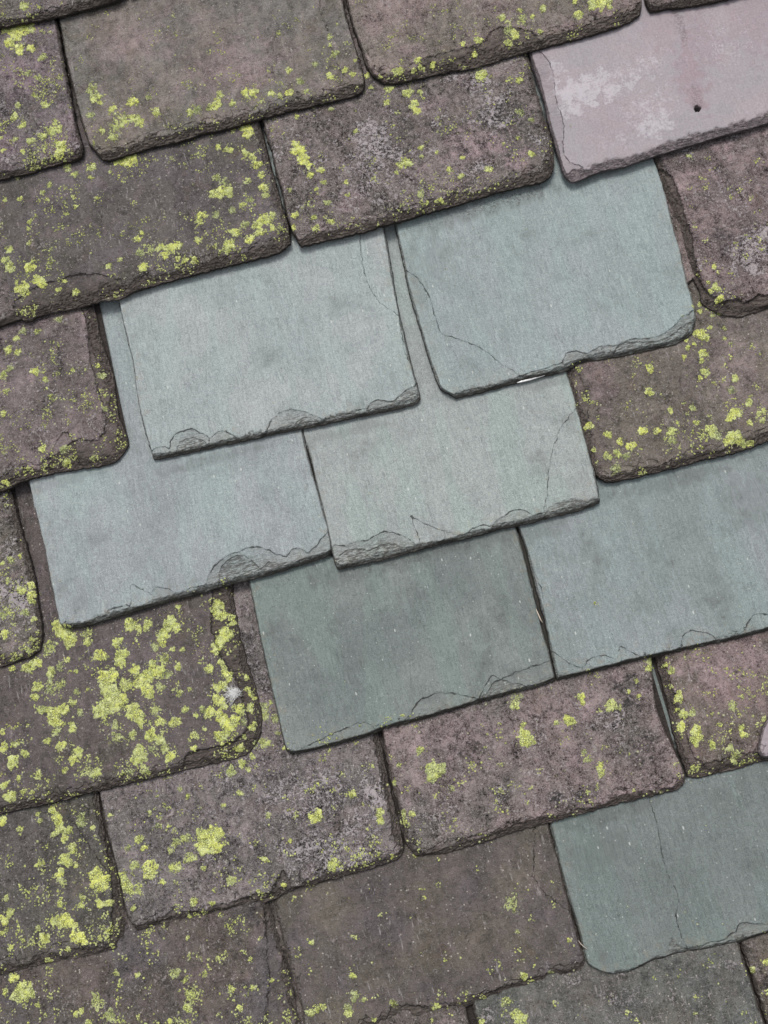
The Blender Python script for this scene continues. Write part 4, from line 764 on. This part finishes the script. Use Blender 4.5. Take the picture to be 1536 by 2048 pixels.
# (x, y, r) in pixels; tone: b bright, m mid, d dull grey-green lacy
LB = """47 12 10 m;78 14 4 m;30 62 24 b;52 55 18 b;20 85 12 b;38 98 12 b;62 97 10 b;12 55 12 b;85 115 10 d;55 145 8 d;75 155 8 d;90 210 9 m;35 210 7 m;28 232 9 m;45 250 9 m;30 278 6 m;60 280 9 m;45 302 6 m;85 272 10 m;103 262 11 m;118 258 9 m;122 292 13 b;118 306 12 b;110 245 7 m;68 190 6 d;5 300 5 m;2 275 4 m
185 175 14 d;190 195 12 m;178 182 8 d;225 217 9 m;265 203 12 m;297 195 7 d;313 225 10 m;200 205 6 m;180 230 9 d;245 240 20 d;230 255 14 d;278 243 13 m;265 235 8 m;225 275 10 d;205 262 7 m;380 225 9 m;395 220 10 d;420 215 9 d;432 212 13 m;440 190 9 d;465 208 7 m;490 187 9 b;507 185 10 b;543 187 8 m;560 190 6 m;579 185 9 b;600 163 9 d;612 183 7 d;578 141 7 m;660 152 9 m;630 128 7 d;660 75 6 m;670 107 9 d;690 140 7 m;705 148 7 m;710 120 4 m;674 50 3 m;660 90 4 m;735 150 7 m;742 175 5 m
262 320 16 b;245 322 12 b;232 325 7 m;183 335 10 m;135 335 10 d;150 348 8 m;181 355 5 m;100 370 7 d;85 385 6 m;95 400 5 m;35 355 5 m;40 398 6 m;10 400 5 m;145 393 4 m;193 395 4 m;152 413 5 m;132 428 5 m;60 443 6 m;57 458 5 m;58 487 5 m;20 500 8 m;436 295 7 m;459 300 8 m;467 262 5 m;488 252 12 b;497 265 13 b;490 305 8 m;505 315 9 m;515 330 10 m;522 350 8 m;448 365 12 d;432 355 9 d;440 385 14 m;457 383 12 m;425 388 9 m;496 363 8 m;527 375 10 m;530 390 9 d;400 430 8 m;410 432 6 m;432 430 9 d;400 443 7 m;465 420 8 d;485 410 8 d;500 400 8 d;470 465 11 m;490 450 9 d;515 450 11 m;530 440 13 m;545 430 8 m;520 465 10 m;500 480 10 b;460 488 11 m;545 455 7 m;455 500 8 m;276 478 7 m;283 465 5 m;300 500 12 d;320 495 10 d;340 495 12 m;355 490 10 m;395 480 7 m;280 505 9 d;330 510 8 m;20 535 13 m;10 520 9 m;60 535 12 m;77 560 13 m;45 578 15 b;85 570 8 m;115 578 6 m;150 583 8 m;128 562 5 m;285 533 10 m;217 532 7 m;355 517 6 m;370 520 7 m;388 520 8 m;240 520 5 m
596 300 14 b;606 318 15 b;590 288 8 m;618 332 7 b;643 340 7 b;620 350 7 b;627 212 6 m;600 215 5 m;594 233 5 m;662 218 6 d;711 262 5 m;692 365 5 m;648 365 6 m;655 405 8 d;628 435 6 m;663 443 7 m;632 455 8 m;590 430 8 m;585 457 6 b;633 378 5 m;695 390 5 m;580 380 5 d;778 178 9 m;774 205 7 m;815 185 11 m;828 208 11 m;833 220 9 m;840 183 6 m;962 150 13 m;955 135 9 d;1038 160 8 m;1040 225 9 d;1035 275 4 m;1063 240 6 d;842 295 6 m;812 325 12 m;800 330 8 m;793 345 5 m;843 312 4 m;873 305 4 m;898 338 6 m;922 352 7 m;978 338 8 m;1063 308 8 m;842 388 9 d;882 400 7 m;925 315 5 m;855 405 4 m
795 142 11 m;835 120 8 m;843 133 7 m;827 140 6 m;865 128 7 m;926 88 6 m;957 80 9 m;950 105 7 m;1005 35 8 m;1018 60 13 d;1045 40 12 d;1030 67 11 m;1017 83 9 m;1040 20 6 m;1086 16 8 m;1080 62 6 m;1065 32 5 m;1157 30 10 m;1158 28 8 m;1185 10 13 m;1203 8 13 b;1217 4 9 b;1220 15 6 m;1150 3 6 m;760 152 5 m
117 639 8 d;45 662 8 d;33 677 7 m;17 699 9 m;35 704 7 m;75 662 7 d;70 742 9 m;90 759 7 m;202 750 9 d;195 730 5 m;145 740 5 m;7 827 7 m;85 897 8 m;130 922 8 m;127 897 9 d;185 914 6 d;210 817 6 d;10 964 7 m;55 937 4 m;5 752 10 d;20 737 8 d;12 782 7 d
1428 534 6 m;1432 575 9 m;1421 582 5 m;1440 597 8 b;1435 545 3 m;1417 565 4 m;1379 312 5 m
1400 608 6 m;1400 622 5 m;1417 615 6 m;1388 612 5 m;1440 623 7 m;1425 631 5 m;1420 655 5 m;1448 656 4 m;1402 668 12 m;1390 665 7 m;1412 675 8 m;1450 676 4 m;1372 680 5 m;1300 737 9 m;1298 784 9 m;1368 714 5 m;1388 687 4 m;1376 695 5 m;1406 707 9 m;1403 722 6 m;1411 745 9 m;1400 755 5 m;1470 757 8 m;1463 780 8 d;1498 807 8 m;1385 815 7 d;1470 827 13 m;1458 837 7 m;1518 827 6 m;1528 822 5 m;1525 841 6 m;1500 845 6 m;1393 845 6 m;1423 862 13 m;1433 870 10 d;1468 872 13 m;1458 882 10 m;1478 880 10 m;1488 885 7 m;1503 885 7 m;1285 862 9 b;1343 862 9 m;1345 880 9 d;1315 862 7 m;1215 869 8 m;1178 852 9 b;1240 884 7 b;1262 892 10 b;1188 899 5 m;1215 912 9 d;1235 907 9 d;1253 912 8 d;1233 937 12 d;1341 822 6 m;1168 800 3 m
42 1181 9 m;62 1170 8 b;63 1190 10 b;64 1203 6 m;50 1225 9 d;67 1238 6 m;5 1230 8 d;8 1268 9 m;22 1120 8 d;40 1112 4 m;5 1127 5 m;15 1160 5 m;55 1300 7 m;25 1337 6 m
125 1262 18 m;138 1278 17 b;115 1252 12 m;175 1265 12 d;175 1284 8 m;100 1295 15 d;57 1334 13 m;75 1325 10 m;200 1310 13 m;260 1250 13 m;295 1250 11 m;277 1256 8 m;235 1284 10 m;243 1310 14 m;240 1325 12 m;340 1245 13 m;330 1264 12 m;355 1256 9 m;320 1274 10 d;310 1294 9 d;325 1285 9 m;357 1214 5 m;215 1354 19 m;220 1384 20 m;212 1415 22 m;235 1404 18 m;268 1424 17 m;250 1370 12 m;288 1370 18 m;295 1350 13 m;315 1344 14 m;270 1340 10 m;330 1320 12 d;305 1330 9 m;335 1350 9 d;357 1334 7 m;320 1374 9 d;300 1390 9 m;310 1420 12 d;320 1444 9 m;280 1440 12 m;230 1450 9 d;235 1475 12 d;265 1470 9 d;75 1374 10 m;100 1375 15 d;120 1370 12 d;70 1394 8 m;85 1420 10 d;105 1430 15 m;125 1419 13 m;115 1444 10 m;145 1455 9 m;160 1424 7 d;152 1384 6 d;102 1344 10 m;120 1334 9 d;135 1320 6 m;152 1342 4 m;145 1405 8 d;112 1464 9 d;95 1482 7 m;122 1492 10 m;145 1519 9 m;157 1504 10 m;30 1489 7 m;8 1494 9 m;50 1507 8 m;25 1524 13 m;5 1464 6 m;350 1444 11 m;370 1419 7 m;390 1471 8 m;388 1496 6 m;392 1431 5 m;410 1459 4 m;300 1470 12 m;320 1480 9 m;305 1499 9 d;280 1511 17 m;270 1521 9 m;330 1494 10 d;340 1514 10 m;360 1386 7 d;380 1379 4 m;365 1299 5 m;345 1299 5 m;420 1338 8 m
435 1212 12 m;440 1230 13 m;432 1225 9 m;462 1234 7 m;465 1245 6 m;447 1271 16 m;440 1288 9 m;426 1291 5 b;431 1303 7 b;419 1337 8 m;443 1326 7 m;449 1341 8 m;457 1353 10 m;447 1371 9 m;435 1375 8 b;437 1400 11 b;447 1412 8 m;420 1425 11 m;406 1420 8 d;441 1433 12 b;452 1445 14 b;468 1443 12 b;458 1452 10 b;439 1470 10 m;451 1470 9 m;478 1416 9 m;484 1425 7 m;488 1443 7 d;492 1355 6 m;494 1377 5 m;500 1388 5 m;507 1396 5 m;500 1415 8 m;505 1453 9 d;488 1474 5 m;478 1496 8 m;444 1488 4 m
525 1418 13 d;529 1429 11 d;550 1437 9 d;541 1404 4 m;507 1490 8 d;529 1486 11 d;505 1513 6 m;484 1527 8 m;496 1539 5 m;462 1540 8 d;569 1496 4 m;556 1466 5 d
20 1593 12 b;37 1556 5 m;77 1551 8 m;47 1583 6 m;8 1571 8 m;175 1543 12 d;192 1546 10 m;130 1541 6 m;260 1543 8 d;290 1541 10 d
5 1643 9 m;40 1658 6 m;105 1621 8 m;115 1638 11 b;108 1668 6 m;120 1656 10 m;135 1661 9 m;129 1678 7 b;80 1641 5 m;75 1628 4 m;162 1641 13 d;185 1655 5 m;145 1696 9 m;132 1721 13 m;120 1746 9 m;125 1763 9 d;80 1726 9 d;197 1758 19 b;205 1772 10 m;152 1731 5 m;13 1796 6 m;20 1826 9 d;8 1841 9 m;5 1866 5 m;120 1808 6 m;165 1796 7 d;162 1811 6 m;200 1808 8 m;218 1806 7 m;128 1843 14 b;112 1841 9 m;145 1848 9 b;90 1876 10 m;155 1874 13 b;168 1882 8 b;217 1861 6 m;200 1876 5 m;77 1856 5 m;22 1895 5 m;135 1898 5 m
95 1926 8 m;27 1956 9 m;45 1983 20 m;10 1983 6 m;195 2003 15 d;220 2031 11 d;162 2023 5 m;152 2028 5 m;75 2011 4 m;385 1996 12 d;375 2016 8 m;380 1988 8 m;350 1946 10 d;370 1961 5 m;275 1950 5 m;410 1948 6 d;435 1916 4 m;462 1978 6 m;480 2016 6 m;500 1918 4 m;232 1946 6 d;375 1876 4 m;340 2043 5 m;505 1976 6 d;178 2046 6 m
417 1682 22 m;430 1666 15 m;408 1692 15 m;428 1690 16 m;405 1668 12 m;300 1738 16 m;270 1731 9 d;277 1678 8 m;287 1696 6 b;352 1686 9 d;372 1676 9 d;340 1701 6 d;380 1716 12 d;350 1736 11 d;407 1736 5 m;250 1771 12 m;245 1756 8 m;260 1781 8 m;277 1776 9 d;325 1763 5 m;462 1761 9 d;255 1696 6 d;387 1803 8 m;425 1807 5 m;377 1836 5 m;632 1633 13 m;665 1731 11 m;705 1588 7 m;760 1625 8 m;761 1640 8 m;567 1771 5 m;580 1681 4 m;530 1718 5 m;537 1631 6 d;480 1586 6 m;375 1593 5 m;300 1626 4 m;360 1578 5 d;220 1630 4 m;315 1651 5 d;447 1611 4 m;462 1546 9 d;267 1816 5 m
1033 1396 12 d;1030 1410 9 m;1163 1393 7 m;1165 1404 6 m;1138 1441 11 m;1223 1408 10 m;1220 1416 8 m;1300 1336 8 m;1300 1322 7 m;1048 1472 13 m;1055 1482 13 m;840 1501 8 m;870 1543 19 m;862 1535 10 d;1113 1446 5 m;1047 1449 5 m;1273 1361 4 m;1258 1383 4 m;1278 1391 4 m;1175 1519 7 d;1200 1534 7 m;1168 1504 5 d;798 1530 4 m;806 1628 7 m;806 1645 7 m;823 1628 6 m;905 1576 5 d;1202 1547 7 m;1268 1581 3 m;788 1566 5 m;830 1711 4 m;785 1713 4 b
1343 1341 7 m;1358 1394 10 m;1368 1429 8 m;1385 1424 8 d;1363 1454 9 b;1393 1466 13 m;1390 1482 9 m;1425 1491 7 m;1465 1411 9 d;1483 1456 6 m;1488 1469 7 m;1460 1496 7 m;1473 1508 8 d;1468 1521 6 m;1528 1438 5 m;1388 1536 5 m;1355 1419 4 m;1332 1330 4 m
1023 1806 15 d;1138 1880 4 b;1048 1953 7 m;1102 1946 5 d;1035 1863 4 d;706 1952 6 m;623 1885 5 m;621 2025 8 m;634 2020 6 m;646 2014 6 m;709 1992 9 d;696 2014 7 d;696 2028 7 m;729 1999 5 d;787 2008 7 d;872 2014 7 m;748 2041 4 m
1012 2003 9 d;1039 2037 15 m;964 2043 5 m;1502 1941 7 m;1533 1925 6 m;1192 1207 3 b;573 1944 4 d;582 1988 4 d;577 1957 3 d"""
clusters = []
for line in LB.split('\n'):
    for c in line.split(';'):
        a = c.split(); clusters.append((float(a[0]), float(a[1]), float(a[2]), a[3]))

pts = []      # px x, y, radius(mm), tone
for (x, y, r, tn) in clusters:
    dens = {'b': .15, 'm': .12, 'd': .12}[tn]; base_t = {'b': .95, 'm': .68, 'd': .30}[tn]
    n = max(3, int(r * r * dens)); ph = random.uniform(0, 6.28); ecc = random.uniform(.82, 1.15)
    lob = [random.uniform(.7, 1.25) for _ in range(9)]
    for i in range(n):
        an = random.uniform(0, 6.283); rr = r * math.sqrt(random.random())
        li = (an + ph) / 6.283 * 9; l0 = lob[int(li) % 9]; l1 = lob[(int(li) + 1) % 9]; f = li - math.floor(li)
        rr *= l0 * (1 - f) + l1 * f
        gs = random.uniform(.8, 2.0) * (1.0 if r > 6 else .9)
        if tn == 'd': gs *= .72
        pts.append((x + rr * math.cos(an) * ecc, y + rr * math.sin(an) / ecc, gs, base_t + random.uniform(-.2, .14) - (.1 if rr > .8 * r else 0)))
    for i in range(int(r * .6)):       # satellites
        an = random.uniform(0, 6.283); rr = r * random.uniform(1.0, 2.0)
        pts.append((x + rr * math.cos(an), y + rr * math.sin(an), random.uniform(.45, .95), base_t * .8 + random.uniform(-.2, .1) if random.random() < .6 else 1.9))
# loose scatter per slate: (number of dots, share along the tail)
SC = dict(A0=60, B0=520, B1=330, B2=200, C0=820, C1=450, C2=10, D0=430, D3=120, E0=300, E3=300, F0=900, G0=520, G1=460, G2=260, G3=300, H0=520, H1=110, H2=25, I1=60, I2=40, I0=20,
          D1=14, D2=14, E1=14, E2=16, F1=12, F2=16)
for k, num in SC.items():
    d = S[k]; poly = np.array([p for p in list(d['T']) + list(d['R']) + list(d['L'])], float)
    lo, hi = poly.min(0), poly.max(0); lo = np.maximum(lo, [-30, -30]); hi = np.minimum(hi, [1566, 2078])
    got = 0; tries = 0
    sc_poly = px_poly = None
    while got < num and tries < 120:
        tries += 1
        q = np.column_stack([rng.uniform(lo[0], hi[0], num * 3), rng.uniform(lo[1], hi[1], num * 3)])
        nz = fbm(q[:, 0], q[:, 1], 70, d['seed'], 3, .6); acc = rng.random(len(q)) < np.clip((nz + .12) * 2.2, .03, 1) * (.3 + .7 * np.exp(-seg_dist(q, d['T']) / 80))
        q = q[acc & inside(q, poly)]
        for p in q[:num - got]:
            sz = .42 + 1.15 * rng.random() ** 2.4
            new = d['kind'] != OLD
            if not new and rng.random() < .24:       # small crumbly groups
                m = int(rng.integers(3, 9)); 
                for _ in range(m):
                    pts.append((p[0] + rng.normal(0, 3.6), p[1] + rng.normal(0, 3.6), rng.uniform(.6, 1.35), rng.uniform(.3, .85)))
            else:
                pts.append((p[0], p[1], sz * (.8 if new else 1), 1.9 if (rng.random() < (.8 if new else .38)) else rng.uniform(.2, .8)))
            got += 1
pts = np.array(pts)
pts = pts[(pts[:, 0] > -60) & (pts[:, 0] < 1600) & (pts[:, 1] > -60) & (pts[:, 1] < 2110)]
# front-most slate under each dot
def claim():
    left = np.arange(len(pts)); res = {}
    order = ['X1', 'X2'] + [k for k in ORDER if k[0] != 'X']
    for k in order:
        d = S[k]
        if not len(left): break
        q = px_to_plane(pts[left, :2], d['zf'])
        ins = inside(q, d['poly'])
        # keep a dot off the very rim
        rim = np.minimum(seg_dist(q, d['Tp']), np.minimum(seg_dist(q, d['Lp']), seg_dist(q, d['Rp']))) > .9
        m = ins & rim
        if m.any(): res[k] = (left[m], q[m])
        left = left[~ins]
    return res
# rosettes: one lobed crust per cluster, granules sit on and round it
NA, NRr = 26, 5
ros = [(x, y, r, {'b': .92, 'm': .68, 'd': .34}[t], {'b': .05, 'm': .10, 'd': .34}[t]) for (x, y, r, t) in clusters if r >= 3.5 and -60 < x < 1600 and -60 < y < 2110]
def rosette_mesh(d, items):
    Vs, Ts, Fs = [], [], []
    n = len(items)
    if not n: return None
    A = np.array(items); q = px_to_plane(A[:, :2], d['zf']); R0 = A[:, 2] * .545
    th = np.linspace(0, 2 * np.pi, NA, endpoint=False)
    jit = rng.normal(0, .16, n)
    rho = np.array([.30, .55, .78, .93, 1.03])
    X = np.zeros((n, 1 + NA * NRr)); Y = X.copy(); Hh = X.copy(); Tn = X.copy()
    for i in range(n):
        lob = 1 + .20 * np.sin(2 * th + rng.uniform(0, 6)) + .14 * np.sin(3 * th + rng.uniform(0, 6)) + .10 * np.sin(5 * th + rng.uniform(0, 6)) + .10 * np.sin(8 * th + rng.uniform(0, 6)) + rng.normal(0, .045, NA)
        rr = R0[i] * lob
        for j in range(NRr):
            r_ = rr * rho[j] * (1 + rng.normal(0, .03, NA)); sl = slice(1 + j * NA, 1 + (j + 1) * NA)
            X[i, sl] = q[i, 0] + r_ * np.cos(th); Y[i, sl] = q[i, 1] + r_ * np.sin(th)
            prof = [.8, .85, .8, .5, -.3][j]
            h = prof * rng.uniform(.55, 1.45, NA) * (.55 + .03 * A[i, 2])
            if j < 4: h = np.where(rng.random(NA) < A[i, 4] * (1.0 + .9 * (A[i, 2] > 11)) * (1.0 if j else .6), -.35, h)
            Hh[i, sl] = h
            Tn[i, sl] = A[i, 3] + jit[i] + rng.normal(0, .13, NA) + (-.16 if j >= 3 else 0)
        X[i, 0], Y[i, 0] = q[i]; Hh[i, 0] = .8; Tn[i, 0] = A[i, 3]
    Z = height(d, np.column_stack([X.ravel(), Y.ravel()]))[0].reshape(n, -1)
    Z = Z + Hh
    # leave out crust that would hang over the rim
    ok = inside(np.column_stack([X.ravel(), Y.ravel()]), d['poly']).reshape(n, -1)
    tri = []
    for a_ in range(NA):
        b_ = (a_ + 1) % NA; tri.append((0, 1 + a_, 1 + b_))
        for j in range(NRr - 1):
            p0, p1 = 1 + j * NA + a_, 1 + j * NA + b_; p2, p3 = p0 + NA, p1 + NA
            tri += [(p0, p2, p3), (p0, p3, p1)]
    tri = np.array(tri); F = (tri[None] + (np.arange(n) * (1 + NA * NRr))[:, None, None]).reshape(-1, 3)
    okf = ok.ravel()[F].all(1); F = F[okf]
    return np.stack([X.ravel(), Y.ravel(), Z.ravel()], 1), F, Tn.ravel()
ros_of = {}
def claim_ros():
    for it in ros:
        for k in ORDER:
            if k[0] == 'X': continue
            d = S[k]; q = px_to_plane([it[:2]], d['zf'])
            if inside(q, d['poly'])[0]: ros_of.setdefault(k, []).append(it); break
claim_ros()
NS = 7
for k, (ids, q) in claim().items():
    if k in ('X1', 'X2'): continue
    d = S[k]; n = len(ids); z = height(d, q)[0]
    P0 = pts[ids]; R_ = P0[:, 2]; tone = P0[:, 3]
    # sample heights on the rim so that every granule hugs the stone
    ang = np.linspace(0, 2 * np.pi, NS, endpoint=False)[None] + rng.uniform(0, 6.28, (n, 1))
    rad = R_[:, None] * rng.uniform(.62, 1.25, (n, NS))
    X1 = q[:, :1] + rad * np.cos(ang); Y1 = q[:, 1:] + rad * np.sin(ang)
    Z1 = height(d, np.column_stack([X1.ravel(), Y1.ravel()]))[0].reshape(n, NS)
    Z1 = np.clip(Z1, z[:, None] - 1.2, z[:, None] + .8)
    X2 = q[:, :1] + .62 * rad * np.cos(ang); Y2 = q[:, 1:] + .62 * rad * np.sin(ang)
    hh = (.32 + .28 * R_)[:, None] * rng.uniform(.7, 1.3, (n, 1))
    Z2 = .5 * Z1 + .5 * z[:, None] + hh * rng.uniform(.6, 1.25, (n, NS))
    V = np.zeros((n, 2 * NS + 1, 3))
    V[:, :NS, 0], V[:, :NS, 1], V[:, :NS, 2] = X1, Y1, Z1 - .25
    V[:, NS:2 * NS, 0], V[:, NS:2 * NS, 1], V[:, NS:2 * NS, 2] = X2, Y2, Z2
    V[:, 2 * NS, 0], V[:, 2 * NS, 1], V[:, 2 * NS, 2] = q[:, 0], q[:, 1], z + hh[:, 0] * 1.05
    tri = []
    for i in range(NS):
        j = (i + 1) % NS
        tri += [(i, j, NS + j), (i, NS + j, NS + i), (NS + i, NS + j, 2 * NS)]
    tri = np.array(tri); F = (tri[None] + (np.arange(n) * (2 * NS + 1))[:, None, None]).reshape(-1, 3)
    V = V.reshape(-1, 3); tone = np.repeat(tone, 2 * NS + 1)
    rm = rosette_mesh(d, ros_of.get(k, []))
    if rm is not None:
        F = np.vstack([F, rm[1] + len(V)]); V = np.vstack([V, rm[0]]); tone = np.concatenate([tone, rm[2]])
    me = bpy.data.meshes.new('lichen'); co = (V - d['org']) / 1000.0
    me.vertices.add(len(co)); me.vertices.foreach_set('co', co.astype(np.float32).ravel())
    me.loops.add(len(F) * 3); me.loops.foreach_set('vertex_index', F.astype(np.int32).ravel())
    me.polygons.add(len(F)); me.polygons.foreach_set('loop_start', np.arange(0, len(F) * 3, 3, dtype=np.int32)); me.polygons.foreach_set('loop_total', np.full(len(F), 3, np.int32))
    me.polygons.foreach_set('use_smooth', np.ones(len(F), bool)); me.update(calc_edges=True)
    a = me.attributes.new('tone', 'FLOAT', 'POINT'); a.data.foreach_set('value', tone.astype(np.float32))
    me.materials.append(LM)
    o = bpy.data.objects.new('lichen', me); scene.collection.objects.link(o); o.parent = d['obj']; o['kind'] = 'stuff'
print("lichen dots", len(pts))

# ------------------------------------------------------------------ small loose things
def at_slate(k, x, y, lift=0.0):
    d = S[k]; q = px_to_plane([(x, y)], d['zf']); z = height(d, q)[0][0]
    return Vector((q[0, 0], q[0, 1], z + lift)) / 1000.0
def tube(bmv, bmf, path, radii, ns=5):
    b = len(bmv); path = [Vector(p) for p in path]
    for i, p in enumerate(path):
        t = (path[min(i + 1, len(path) - 1)] - path[max(i - 1, 0)]).normalized()
        a = t.cross(Vector((0, 0, 1))); a = a.normalized() if a.length > 1e-6 else Vector((1, 0, 0)); c = a.cross(t)
        for j in range(ns):
            an = 2 * math.pi * j / ns; bmv.append(p + (a * math.cos(an) + c * math.sin(an)) * radii[i])
    for i in range(len(path) - 1):
        for j in range(ns):
            k2 = (j + 1) % ns; bmf.append((b + i * ns + j, b + i * ns + k2, b + (i + 1) * ns + k2, b + (i + 1) * ns + j))
    bmf.append(tuple(b + j for j in range(ns))[::-1]); bmf.append(tuple(b + (len(path) - 1) * ns + j for j in range(ns)))
def mesh_obj(name, v, f, mat, org, label, cat):
    me = bpy.data.meshes.new(name); me.from_pydata([tuple(p - org) for p in v], [], f)
    for p in me.polygons: p.use_smooth = True
    me.materials.append(mat); o = bpy.data.objects.new(name, me); scene.collection.objects.link(o)
    o.matrix_world = P @ Matrix.Translation(org); o['label'] = label; o['category'] = cat; return o
# white fluff
wm = mat_plain('white_down', (.85, .85, .83), .7, .08)
c0 = at_slate('F0', 474, 1386, .6); v, f = [], []
px_mm = .00055
for i in range(120):
    # fibres fan out mostly up-left and left from the quill end
    a = random.choice((random.gauss(math.pi * .98, .32), random.gauss(math.pi * .98, .32), random.gauss(math.pi * .75, .4), random.gauss(math.pi * 1.15, .3), random.uniform(0, 6.28)))
    long_ = random.uniform(.005, .019) if abs(a - math.pi) < .6 else random.uniform(.003, .010)
    st = c0 + Vector((random.gauss(0, .0022), random.gauss(0, .0022), random.uniform(.0, .0018)))
    cv = random.gauss(0, .5); p = []
    if not .3 < a % 6.283 < 4.4: long_ *= .45
    for s_ in range(6):
        t = s_ / 5; aa = a + cv * t
        p.append(st + Vector((math.cos(aa) * long_ * t, math.sin(aa) * long_ * t, .0006 + .0016 * math.sin(3.1 * t))))
    tube(v, f, p, [(.00030 if i < 30 else .0002) * (1 - .6 * s_ / 5) for s_ in range(6)], 3)
mesh_obj('down_feather', v, f, wm, c0, 'small white tuft of downy fibres caught on the lichen-covered slate', 'feather')
# bright sliver under the tail of D2: a tapered bent strip
sm_ = mat_plain('bright_metal_strip', (.86, .86, .84), .35, .05)
zD = S['E2']
def onz(k, x, y, lift):
    d = S[k]; q = px_to_plane([(x, y)], lambda Y: d['zf'](Y) + lift); return Vector((q[0, 0], q[0, 1], float(d['zf'](q[0, 1]) + lift))) / 1000.0
p = [onz('E2', x, y, 4.2) for x, y in ((1034, 766), (1046, 762), (1060, 758), (1074, 753.5), (1086, 750.5), (1095, 747.5))]
wds = [.0003, .0012, .0017, .0016, .0012, .0003]; v, f = [], []
for i, q in enumerate(p):
    for (dy, dz) in ((-1, 0), (1, 0), (1, 1), (-1, 1)): v.append(q + Vector((0, dy * wds[i], dz * .0006)))
for i in range(5):
    for j in range(4): f.append((i * 4 + j, i * 4 + (j + 1) % 4, i * 4 + 4 + (j + 1) % 4, i * 4 + 4 + j))
f += [(3, 2, 1, 0), (20, 21, 22, 23)]
mesh_obj('metal_strip', v, f, sm_, p[2], 'thin bright white sliver sticking out under the lower edge of the cracked green slate', 'strip')
# pale stalk in the black gap between F1 and F2
stw = mat_plain('dry_straw', (.62, .52, .42), .6, .15)
p = [onz('F2', x, y, -1.0 - .4 * i) for i, (x, y) in enumerate(((1071.5, 1217), (1074.5, 1224), (1078, 1232), (1081, 1239), (1085, 1245)))]
v, f = [], []; tube(v, f, p, [.0003, .0006, .0007, .0006, .0003], 6)
mesh_obj('straw_stalk', v, f, stw, p[2], 'tiny pale stalk lying in the black gap between the two lower green slates', 'straw')
p = [onz('H2', x, y, 1.0) for x, y in ((1157, 1881), (1161, 1887), (1167, 1893), (1176, 1899))]
v, f = [], []; tube(v, f, p, [.0002, .0004, .0004, .0002], 5)
mesh_obj('straw_stalk', v, f, stw, p[2], 'fine curved pale stalk beside the rounded corner of the teal slate', 'straw')
